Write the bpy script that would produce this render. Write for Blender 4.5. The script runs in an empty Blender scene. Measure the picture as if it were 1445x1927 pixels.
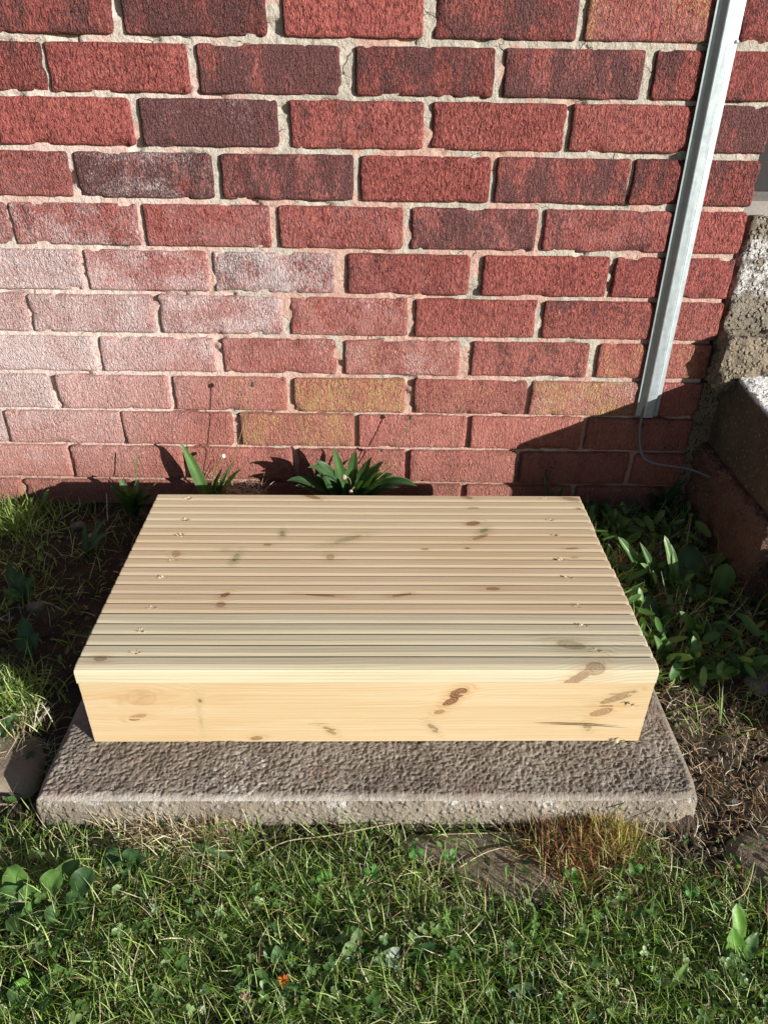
import bpy, math, random
import numpy as np
from mathutils import Vector, Matrix
random.seed(7); rng = np.random.default_rng(7)
scene = bpy.context.scene
C = scene.collection

# ---------------------------------------------------------------- camera
CAM = np.array([0.05367, -1.28321, -0.01439]); PITCH, YAW, ROLL, FPX = 0.561144, 0.010816, 0.016967, 1374.13
def basis():
    cp, sp = math.cos(PITCH), math.sin(PITCH)
    f = np.array([0, cp, -sp]); u = np.array([0, sp, cp]); r = np.array([1., 0, 0])
    Ry = np.array([[math.cos(YAW), math.sin(YAW), 0], [-math.sin(YAW), math.cos(YAW), 0], [0, 0, 1]])
    f, u, r = Ry @ f, Ry @ u, Ry @ r
    return r*math.cos(ROLL)+u*math.sin(ROLL), -r*math.sin(ROLL)+u*math.cos(ROLL), f
RT, UP, FW = basis()
cd = bpy.data.cameras.new('camera'); cam = bpy.data.objects.new('camera', cd); C.objects.link(cam)
cam.matrix_world = Matrix(((RT[0], UP[0], -FW[0], CAM[0]), (RT[1], UP[1], -FW[1], CAM[1]), (RT[2], UP[2], -FW[2], CAM[2]), (0, 0, 0, 1)))
cd.sensor_fit = 'VERTICAL'; cd.sensor_height = 36; cd.sensor_width = 27
cd.lens = FPX/1927*36; cd.clip_start = 0.02; cd.clip_end = 200
scene.camera = cam
# survey helper: where a sight line of the photograph meets a plane of the place
def at(px, py, plane='z', val=-0.803):
    v = FW+RT*(px-722.5)/FPX-UP*(py-963.5)/FPX
    i = 'xyz'.index(plane)
    return CAM+v*(val-CAM[i])/v[i]
def wall(px, py, y=0.0): return at(px, py, 'y', y)
def proj(P):
    d = P-CAM; w = d@FW
    return np.stack([722.5+FPX*(d@RT)/w, 963.5-FPX*(d@UP)/w], -1)

# ---------------------------------------------------------------- light
SUN = Vector((1.30, -1.0, 0.46)).normalized()
EL = math.asin(SUN.z)
world = bpy.data.worlds.new('World'); scene.world = world; world.use_nodes = True
wn = world.node_tree.nodes; wl = world.node_tree.links; wn.clear()
sky = wn.new('ShaderNodeTexSky'); sky.sky_type = 'NISHITA'; sky.sun_disc = False
sky.sun_elevation = EL; sky.sun_rotation = math.atan2(SUN.x, SUN.y)
bg = wn.new('ShaderNodeBackground'); bg.inputs[1].default_value = 0.05
wo = wn.new('ShaderNodeOutputWorld'); wl.new(sky.outputs[0], bg.inputs[0]); wl.new(bg.outputs[0], wo.inputs[0])
sd = bpy.data.lights.new('sun', 'SUN'); sd.energy = 5.0; sd.angle = math.radians(0.5); sd.color = (1.0, 0.965, 0.91)
so = bpy.data.objects.new('sun', sd); C.objects.link(so); so.location = (3, -3, 2)
so.rotation_euler = SUN.to_track_quat('Z', 'Y').to_euler()
vs = scene.view_settings; vs.view_transform = 'Standard'; vs.look = 'None'; vs.gamma = 1; vs.use_curve_mapping = False
vs.exposure = 0.86
scene.cycles.max_bounces = 6

ZS = -.8028
# ---------------------------------------------------------------- noise
_tab = rng.random((64, 256, 256)).astype(np.float32) if False else None
def _h(ix, iy, s):
    n = (ix.astype(np.int64)*374761393+iy.astype(np.int64)*668265263+s*974711) & 0xffffffff
    n = ((n ^ (n >> 13))*1274126177) & 0xffffffff
    return ((n ^ (n >> 16)) & 0xffff)/65535.0
def vn(x, y, s=0):
    x = np.asarray(x, float); y = np.asarray(y, float)
    ix, iy = np.floor(x), np.floor(y); fx, fy = x-ix, y-iy
    fx = fx*fx*(3-2*fx); fy = fy*fy*(3-2*fy)
    a, b, c, d = _h(ix, iy, s), _h(ix+1, iy, s), _h(ix, iy+1, s), _h(ix+1, iy+1, s)
    return (a*(1-fx)+b*fx)*(1-fy)+(c*(1-fx)+d*fx)*fy*1.0
def fbm(x, y, s=0, o=4, g=.5):
    r = 0; a = 1; t = 0
    for k in range(o):
        r = r+a*vn(x*2**k+17.3*k, y*2**k-9.1*k, s+k); t += a; a *= g
    return r/t-.5
def ss(a, b, x):
    t = np.clip((x-a)/(b-a), 0, 1); return t*t*(3-2*t)

# ---------------------------------------------------------------- object helpers
def link(o, parent=None):
    C.objects.link(o)
    if parent is not None: o.parent = parent
    return o
def mesh(name, V, F, mat, parent=None, smooth=True, cols=None, me_only=False):
    me = bpy.data.meshes.new(name)
    V = np.asarray(V, np.float32).reshape(-1, 3)
    if isinstance(F, np.ndarray):
        k = F.shape[1]; n = len(F)
        me.vertices.add(len(V)); me.vertices.foreach_set('co', V.ravel())
        me.loops.add(n*k); me.loops.foreach_set('vertex_index', F.astype(np.int32).ravel())
        me.polygons.add(n); me.polygons.foreach_set('loop_start', np.arange(0, n*k, k, dtype=np.int32))
        me.polygons.foreach_set('loop_total', np.full(n, k, np.int32))
        me.update(calc_edges=True); me.validate()
    else:
        me.from_pydata(V.tolist(), [], [list(f) for f in F])
    me.polygons.foreach_set('use_smooth', [smooth]*len(me.polygons))
    if cols is not None:
        ca = me.color_attributes.new('tint', 'FLOAT_COLOR', 'POINT')
        cc = np.ones((len(V), 4), np.float32); cc[:, :3] = cols; ca.data.foreach_set('color', cc.ravel())
    me.materials.append(mat); me.update()
    if me_only: return me
    return link(bpy.data.objects.new(name, me), parent)
def tag(o, label, cat, group=None, kind=None):
    o['label'] = label; o['category'] = cat
    if group: o['group'] = group
    if kind: o['kind'] = kind
    return o
def thing(name, label, cat, loc=(0, 0, 0), group=None):
    o = bpy.data.objects.new(name, None); o.location = [float(a) for a in loc]; o.empty_display_size = .02
    link(o); return tag(o, label, cat, group)
def grid_faces(nu, nv):
    i = np.arange(nu*nv).reshape(nv, nu)
    return np.stack([i[:-1, :-1], i[:-1, 1:], i[1:, 1:], i[1:, :-1]], -1).reshape(-1, 4)
def box(x0, x1, y0, y1, z0, z1):
    V = [(x, y, z) for x in (x0, x1) for y in (y0, y1) for z in (z0, z1)]
    F = [(0, 1, 3, 2), (4, 6, 7, 5), (0, 4, 5, 1), (2, 3, 7, 6), (0, 2, 6, 4), (1, 5, 7, 3)]
    return V, F
def rough_box(x0, x1, y0, y1, z0, z1, step, amp, seed, rad=.006, warp=None):
    """box with rounded worn edges, every face a displaced grid"""
    xs = np.linspace(x0, x1, max(2, int((x1-x0)/step))); ys = np.linspace(y0, y1, max(2, int((y1-y0)/step))); zs = np.linspace(z0, z1, max(2, int((z1-z0)/step)))
    Vs, Fs, off = [], [], 0
    def add(A, B, fn, flip):
        nonlocal off
        a, b = np.meshgrid(A, B); P = fn(a.ravel(), b.ravel()); f = grid_faces(len(A), len(B))+off
        Vs.append(P); Fs.append(f[:, ::-1] if flip else f); off += len(P)
    o = np.ones
    add(xs, ys, lambda a, b: np.stack([a, b, o(len(a))*z1], 1), False)
    add(xs, zs, lambda a, b: np.stack([a, o(len(a))*y0, b], 1), False)
    add(ys, zs, lambda a, b: np.stack([o(len(a))*x0, a, b], 1), True)
    add(ys, zs, lambda a, b: np.stack([o(len(a))*x1, a, b], 1), False)
    add(xs, zs, lambda a, b: np.stack([a, o(len(a))*y1, b], 1), True)
    add(xs, ys, lambda a, b: np.stack([a, b, o(len(a))*z0], 1), True)
    P = np.concatenate(Vs); F = np.concatenate(Fs)
    lo = np.array([x0, y0, z0])+rad; hi = np.array([x1, y1, z1])-rad
    Q = np.clip(P, lo, hi); D = P-Q; L = np.linalg.norm(D, axis=1, keepdims=True)+1e-9
    n = D/L
    hgt = (fbm(P[:, 0]/.02+P[:, 2]/.031, P[:, 1]/.02+P[:, 2]/.017, seed, 4, .6)*2*amp)[:, None]
    P = Q+n*np.minimum(L, rad)+n*hgt
    if warp is not None: P = warp(P)
    return P, F
def tube(path, r, n=6):
    path = [Vector(p) for p in path]; V, F = [], []
    for i, p in enumerate(path):
        t = (path[min(i+1, len(path)-1)]-path[max(i-1, 0)]).normalized()
        s = t.cross(Vector((.13, .9, .31))).normalized(); b = t.cross(s)
        rr = r[i] if hasattr(r, '__len__') else r
        for k in range(n):
            a = 2*math.pi*k/n; V.append(p+s*math.cos(a)*rr+b*math.sin(a)*rr)
    for i in range(len(path)-1):
        for k in range(n):
            F.append((i*n+k, i*n+(k+1) % n, (i+1)*n+(k+1) % n, (i+1)*n+k))
    F.append(tuple(range(n))[::-1]); F.append(tuple(range((len(path)-1)*n, len(path)*n)))
    return [tuple(v) for v in V], F
def bez(P0, P1, P2, n):
    P0, P1, P2 = (np.asarray(p, float) for p in (P0, P1, P2))
    t = np.linspace(0, 1, n)[:, None]
    return (1-t)**2*P0+2*t*(1-t)*P1+t*t*P2

# ---------------------------------------------------------------- material helpers
class NT:
    def __init__(s, name):
        s.m = bpy.data.materials.new(name); s.m.use_nodes = True; s.t = s.m.node_tree
        s.b = s.t.nodes['Principled BSDF']; s.out = s.t.nodes['Material Output']
    def n(s, typ, ins=None, **kw):
        nd = s.t.nodes.new(typ)
        for k, v in kw.items(): setattr(nd, k, v)
        for k, v in (ins or {}).items():
            s.put(nd.inputs[k], v)
        return nd
    def put(s, sock, v):
        if hasattr(v, 'is_linked') or hasattr(v, 'links'): s.t.links.new(v, sock)
        else: sock.default_value = v
    def math(s, op, a, b=0.0, c=None, clamp=False):
        ins = {0: a, 1: b}
        if c is not None: ins[2] = c
        return s.n('ShaderNodeMath', ins, operation=op, use_clamp=clamp).outputs[0]
    def noise(s, vec, scale, detail=4, rough=.55, dist=0, color=False):
        nd = s.n('ShaderNodeTexNoise', {'Vector': vec, 'Scale': scale, 'Detail': detail, 'Roughness': rough, 'Distortion': dist})
        return nd.outputs[1 if color else 0]
    def ramp(s, fac, stops):
        nd = s.n('ShaderNodeValToRGB', {0: fac}); cr = nd.color_ramp
        while len(cr.elements) < len(stops): cr.elements.new(.5)
        for e, (p, c) in zip(cr.elements, stops):
            e.position = p; e.color = (c, c, c, 1) if not hasattr(c, '__len__') else (*c, 1)
        return nd.outputs[0]
    def mix(s, fac, a, b, mode='MIX'):
        nd = s.n('ShaderNodeMix', data_type='RGBA', blend_type=mode)
        for sock, v in ((nd.inputs[0], fac), (nd.inputs[6], a), (nd.inputs[7], b)):
            if isinstance(v, tuple) and len(v) == 3: v = (*v, 1)
            s.put(sock, v)
        return nd.outputs[2]
    def mapr(s, v, a, b, c=0., d=1.):
        return s.n('ShaderNodeMapRange', {0: v, 1: a, 2: b, 3: c, 4: d}, clamp=True).outputs[0]
    def vmul(s, v, k): return s.n('ShaderNodeVectorMath', {0: v, 1: k}, operation='MULTIPLY').outputs[0]
    def vadd(s, v, k): return s.n('ShaderNodeVectorMath', {0: v, 1: k}, operation='ADD').outputs[0]
    def bump(s, h, strength, dist, normal=None):
        ins = {'Strength': strength, 'Distance': dist, 'Height': h}
        if normal is not None: ins['Normal'] = normal
        return s.n('ShaderNodeBump', ins).outputs[0]
    def done(s, col, rough=.85, normal=None, spec=.3, metal=0):
        if isinstance(col, tuple) and len(col) == 3: col = (*col, 1)
        s.put(s.b.inputs['Base Color'], col); s.put(s.b.inputs['Roughness'], rough)
        s.b.inputs['Specular IOR Level'].default_value = spec; s.b.inputs['Metallic'].default_value = metal
        if normal is not None: s.put(s.b.inputs['Normal'], normal)
        return s.m
    def geo(s): return s.n('ShaderNodeNewGeometry').outputs['Position']
    def obj(s): return s.n('ShaderNodeTexCoord').outputs['Object']

def salt_and_glow(s, P):  # salt bloom and a soft flare glow, painted together as one pale oval
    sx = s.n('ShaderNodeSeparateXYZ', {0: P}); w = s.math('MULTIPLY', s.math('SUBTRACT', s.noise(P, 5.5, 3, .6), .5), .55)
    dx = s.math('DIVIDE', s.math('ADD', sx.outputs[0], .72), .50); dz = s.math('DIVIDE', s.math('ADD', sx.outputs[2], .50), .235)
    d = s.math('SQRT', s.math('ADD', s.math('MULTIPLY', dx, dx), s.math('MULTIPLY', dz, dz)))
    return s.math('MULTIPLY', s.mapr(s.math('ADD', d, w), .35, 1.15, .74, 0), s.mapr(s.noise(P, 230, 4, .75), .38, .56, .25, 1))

def brick_material():
    s = NT('red_brick'); P = s.geo(); oi = s.n('ShaderNodeObjectInfo')
    rnd = s.math('MULTIPLY', oi.outputs['Random'], 37.0)
    off = s.n('ShaderNodeCombineXYZ', {0: rnd, 1: rnd, 2: rnd}).outputs[0]
    Q = s.vadd(s.obj(), off)
    sep = s.n('ShaderNodeSeparateColor', {0: oi.outputs['Color']})
    dk, wh, ye = sep.outputs[0], sep.outputs[1], sep.outputs[2]
    warp = s.vadd(Q, s.vmul(s.n('ShaderNodeVectorMath', {0: s.noise(Q, 90, 2, .5, 0, True), 1: (.5, .5, .5)}, operation='SUBTRACT').outputs[0], (.010, .010, .010)))
    crease = s.noise(s.vmul(warp, (330, 330, 130)), 1, 3, .62, .4)
    grit = s.noise(s.vmul(Q, (700, 700, 480)), 1, 2, .6)
    pit = s.noise(s.vmul(warp, (150, 150, 70)), 1, 2, .5)
    coarse = s.noise(s.vmul(warp, (240, 240, 60)), 1, 3, .55, .8)
    crz = s.mapr(s.noise(s.vmul(Q, (16, 16, 5)), 1, 2, .5), .42, .58)
    h = s.math('ADD', s.math('MULTIPLY', s.mapr(coarse, .36, .60), s.math('MULTIPLY', crz, 1.1)), s.mapr(crease, .34, .62)); h = s.math('ADD', s.math('MULTIPLY', h, 1.0), s.math('ADD', s.math('MULTIPLY', grit, .9), s.math('MULTIPLY', pit, .8)))
    # colour
    big = s.noise(Q, 14, 3, .55)
    base = s.ramp(big, [(.25, (.235, .050, .046)), (.5, (.325, .073, .064)), (.78, (.39, .105, .088))])
    base = s.mix(s.mapr(grit, .3, .75, 0, .55), base, (.47, .195, .165))
    cre = s.mapr(crease, .37, .55, .9, 0)
    base = s.mix(cre, base, (.085, .024, .022)); base = s.mix(s.math('MULTIPLY', dk, .45), base, (.13, .040, .036)); base = s.mix(s.math('MULTIPLY', wh, s.mapr(s.noise(Q, 30, 4, .65), .38, .6, 0, .6)), base, (.50, .30, .29))
    zz = s.n('ShaderNodeSeparateXYZ', {0: P}).outputs[2]
    base = s.mix(s.math('MULTIPLY', s.mapr(zz, -.35, -.62, 0, .55), s.mapr(s.noise(P, 16, 3, .6), .3, .6, .5, 1)), base, (.47, .215, .17))
    # burnt dark kisses, streaked upright
    dn = s.math('ADD', s.math('MULTIPLY', s.noise(s.vmul(Q, (30, 30, 12)), 1, 3, .6), .62), s.math('MULTIPLY', s.noise(s.vmul(warp, (300, 300, 150)), 1, 2, .6), .42))
    dth = s.math('SUBTRACT', .70, s.math('MULTIPLY', dk, .40))
    dm = s.n('ShaderNodeMapRange', {0: dn, 1: dth, 2: s.math('ADD', dth, .09), 3: 0., 4: .88}, clamp=True).outputs[0]
    col = s.mix(dm, base, s.mix(s.mapr(grit, .4, .7), (.050, .028, .030), (.19, .085, .080)))
    # yellow lichen
    yn = s.math('ADD', s.math('MULTIPLY', s.noise(s.vmul(Q, (24, 24, 9)), 1, 3, .65), .45), s.math('MULTIPLY', s.noise(s.vmul(Q, (420, 420, 230)), 1, 2, .7), .57))
    yth = s.math('SUBTRACT', .72, s.math('MULTIPLY', ye, .375))
    ym = s.math('MULTIPLY', s.n('ShaderNodeMapRange', {0: yn, 1: yth, 2: s.math('ADD', yth, .09), 3: 0., 4: .72}, clamp=True).outputs[0], s.mapr(s.noise(s.vmul(Q, (190, 190, 90)), 1, 3, .7), .40, .56, .12, 1))
    col = s.mix(ym, col, s.mix(s.mapr(grit, .3, .7), (.30, .20, .08), (.52, .40, .17)))
    # efflorescence
    wnn = s.math('ADD', s.math('MULTIPLY', s.noise(s.vmul(P, (11, 11, 18)), 1, 4, .65), .45), s.math('MULTIPLY', s.noise(s.vmul(Q, (420, 420, 230)), 1, 3, .75), .57))
    wth = s.math('SUBTRACT', .72, s.math('MULTIPLY', wh, .335))
    wm = s.n('ShaderNodeMapRange', {0: wnn, 1: wth, 2: s.math('ADD', wth, .14), 3: 0., 4: .74}, clamp=True).outputs[0]
    col = s.mix(wm, col, (.60, .53, .53))
    col = s.mix(salt_and_glow(s, P), col, (.60, .48, .46))  # the flare glow goes into the brick colour along with the salt
    # earth splash just above the ground
    z = s.n('ShaderNodeSeparateXYZ', {0: P}).outputs[2]
    dirt = s.math('MULTIPLY', s.mapr(z, -.80, -.68, .5, 0), s.mapr(s.noise(P, 60, 4, .7), .3, .65))
    col = s.mix(dirt, col, (.23, .14, .09))
    return s.done(col, .9, s.bump(h, 1.0, s.math('ADD', .0020, s.math('MULTIPLY', oi.outputs['Random'], .0018))), .15)

def mortar_material():
    s = NT('mortar'); P = s.geo()
    n1 = s.noise(P, 9, 2, .5, .3); fine = s.noise(P, 420, 4, .7); med = s.noise(P, 70, 3, .6)
    x = s.n('ShaderNodeSeparateXYZ', {0: P})
    bias = s.math('ADD', s.mapr(x.outputs[2], -.62, .0, -.10, .09), s.mapr(x.outputs[0], -.2, .5, -.02, .03))
    m = s.mapr(s.math('ADD', s.math('ADD', n1, bias), s.math('MULTIPLY', med, .10)), .545, .585)
    pink = s.mix(s.mapr(med, .3, .7), (.40, .245, .20), (.49, .345, .29))
    grey = s.mix(s.mapr(med, .3, .7), (.34, .31, .26), (.45, .41, .35))
    col = s.mix(m, pink, grey)
    w = s.math('MULTIPLY', s.math('MULTIPLY', s.mapr(x.outputs[0], -.05, -.40), s.mapr(x.outputs[2], -.70, -.60)), s.mapr(s.noise(P, 12, 3, .6), .35, .6, .1, .7))
    col = s.mix(w, col, (.60, .50, .46)); col = s.mix(salt_and_glow(s, P), col, (.60, .49, .46))
    col = s.mix(s.mapr(fine, .36, .48, .6, 0), col, (.20, .145, .115))
    dirt = s.math('MULTIPLY', s.mapr(x.outputs[2], -.80, -.68, .7, 0), s.mapr(med, .3, .6))
    col = s.mix(dirt, col, (.16, .10, .07))
    crack = s.n('ShaderNodeTexVoronoi', {'Vector': s.vmul(s.vadd(P, s.vmul(s.noise(P, 60, 2, .5, 0, True), (.02, .02, .02))), (11, 11, 23)), 'Scale': 1}, feature='DISTANCE_TO_EDGE').outputs[0]
    cm = s.math('MULTIPLY', s.mapr(crack, .003, .010, .8, 0), s.mapr(s.noise(P, 16, 2, .5), .54, .62))
    col = s.mix(cm, col, (.07, .045, .035))
    h = s.math('ADD', s.math('MULTIPLY', fine, .6), s.math('SUBTRACT', s.math('MULTIPLY', s.noise(P, 130, 3, .6), 1.4), s.math('MULTIPLY', cm, 1.5)))
    return s.done(col, .95, s.bump(h, 1, .0024), .1)

def concrete_material(name, c1, c2, c3, agg=0.0, white=0.0, relief=.0015, scale=1.0, rim=False):
    """c1..c3 cement tones; agg 0..1 exposed stones; white 0..1 flaking paint on faces that look up"""
    s = NT(name); P = s.geo()
    a = s.noise(P, 14*scale, 4, .65); f = s.noise(P, 520, 3, .7); g = s.noise(P, 150*scale, 3, .65)
    col = s.ramp(a, [(.3, c1), (.5, c2), (.72, c3)])
    col = s.mix(s.mapr(f, .3, .7, .45, 0), col, s.mix(.5, c1, (.05, .045, .04)))
    col = s.mix(s.mapr(f, .62, .78, 0, .5 if c2[0] > .15 else .15), col, (.62, .58, .52))
    h = s.math('ADD', s.math('MULTIPLY', g, 1.2), s.math('MULTIPLY', f, .5))
    if agg:
        v = s.n('ShaderNodeTexVoronoi', {'Vector': s.vadd(P, s.vmul(s.noise(P, 140, 2, .5, 0, True), (.006, .006, .006))), 'Scale': 125})
        stone = s.mapr(v.outputs['Distance'], .28, .42, 1, 0)
        sc = s.n('ShaderNodeSeparateColor', {0: v.outputs['Color']})
        scol = s.ramp(sc.outputs[0], [(.0, (.11, .085, .07)), (.4, (.30, .24, .18)), (.7, (.42, .35, .28)), (1., (.16, .15, .15))])
        k = s.math('MULTIPLY', s.mapr(sc.outputs[1], .25, .3), agg)
        col = s.mix(s.math('MULTIPLY', stone, k), col, scol)
        h = s.math('ADD', h, s.math('MULTIPLY', s.math('MULTIPLY', s.mapr(v.outputs['Distance'], .1, .55, 1, 0), k), 3.2))
    if white:
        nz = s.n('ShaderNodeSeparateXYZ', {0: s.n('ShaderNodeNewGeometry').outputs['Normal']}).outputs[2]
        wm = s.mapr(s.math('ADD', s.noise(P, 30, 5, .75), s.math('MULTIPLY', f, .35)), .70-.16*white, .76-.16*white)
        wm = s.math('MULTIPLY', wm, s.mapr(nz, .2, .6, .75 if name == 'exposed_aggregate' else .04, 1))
        if name == 'exposed_aggregate':
            zb = s.math('ADD', s.n('ShaderNodeSeparateXYZ', {0: P}).outputs[2], s.math('MULTIPLY', s.noise(P, 25, 4, .7), .10))
            wm = s.math('MULTIPLY', wm, s.math('MULTIPLY', s.mapr(zb, -.335, -.305), s.mapr(zb, -.235, -.21, 1, 0)))
        col = s.mix(wm, col, (.70, .69, .68)); h = s.math('ADD', h, s.math('MULTIPLY', wm, .6))
    if rim:   # worn pale arris and one lime splash near the front
        xy = s.n('ShaderNodeSeparateXYZ', {0: P}); jag = s.math('MULTIPLY', s.noise(P, 55, 5, .75), .030)
        rm = s.mapr(s.math('ADD', xy.outputs[1], jag), -.6885, -.6800, .8, 0)
        d = s.n('ShaderNodeVectorMath', {0: P, 1: (-.115, -.672, ZS)}, operation='DISTANCE').outputs['Value']
        rm = s.math('MAXIMUM', rm, s.math('MULTIPLY', s.mapr(d, .03, .055, 1, 0), s.mapr(s.noise(P, 90, 4, .7), .52, .58)))
        d2 = s.mapr(s.noise(s.vadd(P, (3, 1, 0)), 28, 5, .75), .66, .74, 0, .6)
        rm = s.math('MAXIMUM', rm, d2)
        col = s.mix(s.math('MULTIPLY', rm, s.mapr(f, .3, .5, .5, 1)), col, (.44, .41, .37))
        red = s.mapr(s.noise(s.vadd(P, (7, 0, 0)), 13, 3, .6), .55, .7, 0, .45); col = s.mix(red, col, (.27, .165, .13))
    return s.done(col, .93, s.bump(h, 1, relief), .15)

def wood_material(name, tone, knots, streak=0.5):
    """tone = light/dark early and late wood; knots = (x, y, rx, ry, angle, strength, green) in board metres (u along, v across)"""
    s = NT(name)
    at_ = s.n('ShaderNodeAttribute', attribute_name='grain'); uv = at_.outputs['Vector']
    sp = s.n('ShaderNodeSeparateXYZ', {0: uv}); u, v, rib = sp.outputs
    disp, kmask, kgreen, khalo, krad = 0.0, None, None, None, None
    def acc(a, b, op='MAXIMUM'): return b if a is None else s.math(op, a, b)
    low = s.noise(s.vmul(uv, (2.2, 14, 1)), 1, 3, .5)
    g = s.math('ADD', v, s.math('MULTIPLY', low, .020))
    wob = s.noise(s.vmul(uv, (260, 260, 1)), 1, 2, .5)
    for (kx, ky, rx, ry, ang, st, gr) in knots:
        rx *= 1.1; ry *= (1.0 if name == 'fascia_wood' else 1.2); ang = -ang
        dx = s.math('SUBTRACT', u, kx); dy = s.math('SUBTRACT', v, ky)
        ca, sa = math.cos(ang), math.sin(ang)
        a = s.math('DIVIDE', s.math('ADD', s.math('MULTIPLY', dx, ca), s.math('MULTIPLY', dy, sa)), rx)
        b = s.math('DIVIDE', s.math('SUBTRACT', s.math('MULTIPLY', dy, ca), s.math('MULTIPLY', dx, sa)), ry)
        r2 = s.math('ADD', s.math('MULTIPLY', a, a), s.math('MULTIPLY', b, b))
        r = s.math('SQRT', r2)
        # growth rings swing round the knot
        fall = s.math('EXPONENT', s.math('MULTIPLY', r2, -.16))
        sg = s.math('MULTIPLY', s.math('TANH', s.math('MULTIPLY', b, 1.2)), fall)
        g = s.math('ADD', g, s.math('MULTIPLY', sg, -ry*1.1))
        rr = s.math('ADD', r, s.math('MULTIPLY', wob, .35))
        kmask = acc(kmask, s.math('MULTIPLY', s.mapr(rr, 1.02, 1.20, 1, 0), s.math('POWER', st, .5 if st > .4 else 1.5)))
        khalo = acc(khalo, s.math('MULTIPLY', s.mapr(r, .8, 2.5, .85, 0), st)); krad = acc(krad, r, 'MINIMUM')
        if gr: kgreen = acc(kgreen, s.math('MULTIPLY', s.mapr(r, .9, 3.2, 1, 0), gr))
    ring = s.math('MULTIPLY', s.math('ADD', s.math('SINE', s.math('MULTIPLY', g, 1150)), 1), .5)
    ring2 = s.math('MULTIPLY', s.math('ADD', s.math('SINE', s.math('MULTIPLY', g, 410)), 1), .5)
    amp = s.noise(s.vmul(uv, (5, 60, 1)), 1, 2, .5)
    lines = s.math('MULTIPLY', s.math('POWER', ring, 3.0), s.mapr(amp, .35, .65, .12, .75))
    if khalo is not None: lines = s.math('MAXIMUM', lines, s.math('MULTIPLY', s.math('MULTIPLY', khalo, ring), 1.2), clamp=True)
    fib = s.noise(s.vmul(uv, (18, 900, 1)), 1, 3, .6)
    big = s.noise(s.vmul(uv, (3, 30, 1)), 1, 3, .55)
    lt, md, dkc = tone
    col = s.ramp(big, [(.3, md), (.6, lt)])
    col = s.mix(s.math('MULTIPLY', s.math('MULTIPLY', ring2, .35), streak), col, md)
    col = s.mix(s.math('MULTIPLY', lines, streak), col, dkc)
    col = s.mix(s.mapr(fib, .3, .7, .16, 0), col, dkc)
    if khalo is not None:
        col = s.mix(s.math('MULTIPLY', khalo, .75), col, s.mix(s.math('MULTIPLY', ring, .6), (.54, .32, .14), (.28, .13, .055)))
        kr = s.math('MULTIPLY', s.math('ADD', s.math('SINE', s.math('ADD', s.math('MULTIPLY', krad, 17), s.math('MULTIPLY', wob, 7))), 1), .5)
        rim = s.math('MULTIPLY', s.mapr(krad, .75, .95), s.mapr(krad, 1.05, 1.2, 1, 0)); kr = s.math('MULTIPLY', kr, s.math('SUBTRACT', 1, rim))
        col = s.mix(kmask, col, s.mix(kr, (.075, .030, .016), (.27, .125, .058)))
    if kgreen is not None:
        col = s.mix(s.math('MULTIPLY', kgreen, s.mapr(wob, .35, .65, .2, .6)), col, (.17, .27, .15))
    spk = s.noise(s.vmul(uv, (130, 500, 1)), 1, 2, .6)
    col = s.mix(s.mapr(spk, .70, .80, 0, .35), col, dkc)
    # every milled rib has its own slight tone
    rt = s.n('ShaderNodeTexWhiteNoise', {'W': rib}, noise_dimensions='1D').outputs[0]
    col = s.mix(s.mapr(rt, 0, 1, 0, .45), col, md)
    # end grain and cut arrises: darker late wood showing
    h = s.math('ADD', s.math('MULTIPLY', fib, 1), s.math('MULTIPLY', ring, .35))
    return s.done(col, .62, s.bump(h, .45, .0004), .35)

def plant_material(name, trans=.35, rough=.42, vein=True):
    s = NT(name)
    c = s.n('ShaderNodeAttribute', attribute_name='tint').outputs['Color']
    n = s.noise(s.geo(), 160, 3, .6)
    col = s.mix(s.mapr(n, .3, .7, 0, .35), c, s.mix(1, c, (.45, .5, .35), 'MULTIPLY'))
    s.done(col, rough, s.bump(n, .35, .0008), .45)
    tr = s.n('ShaderNodeBsdfTranslucent', {0: s.mix(1, col, (1.0, 1.15, .35), 'MULTIPLY')})
    mx = s.n('ShaderNodeMixShader', {0: trans, 1: s.b.outputs[0], 2: tr.outputs[0]})
    s.t.links.new(mx.outputs[0], s.out.inputs[0]); return s.m

def soil_material():
    s = NT('soil'); P = s.geo()
    a = s.noise(P, 11, 4, .6); f = s.noise(P, 300, 4, .75); g = s.noise(P, 70, 4, .7)
    col = s.ramp(a, [(.3, (.036, .029, .022)), (.55, (.072, .057, .042)), (.75, (.14, .112, .082))])
    col = s.mix(s.mapr(f, .58, .70, 0, .7), col, (.24, .18, .12))
    col = s.mix(s.mapr(f, .30, .45, .7, 0), col, (.02, .013, .009))
    d = s.n('ShaderNodeVectorMath', {0: P}, operation='LENGTH').outputs['Value']
    far = s.mapr(d, 1.7, 2.4)
    col = s.mix(far, col, s.mix(s.mapr(g, .3, .7), (.035, .06, .018), (.07, .11, .03)))
    return s.done(col, .97, s.bump(s.math('ADD', s.math('MULTIPLY', g, 2), f), 1, .008), .1)

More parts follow.
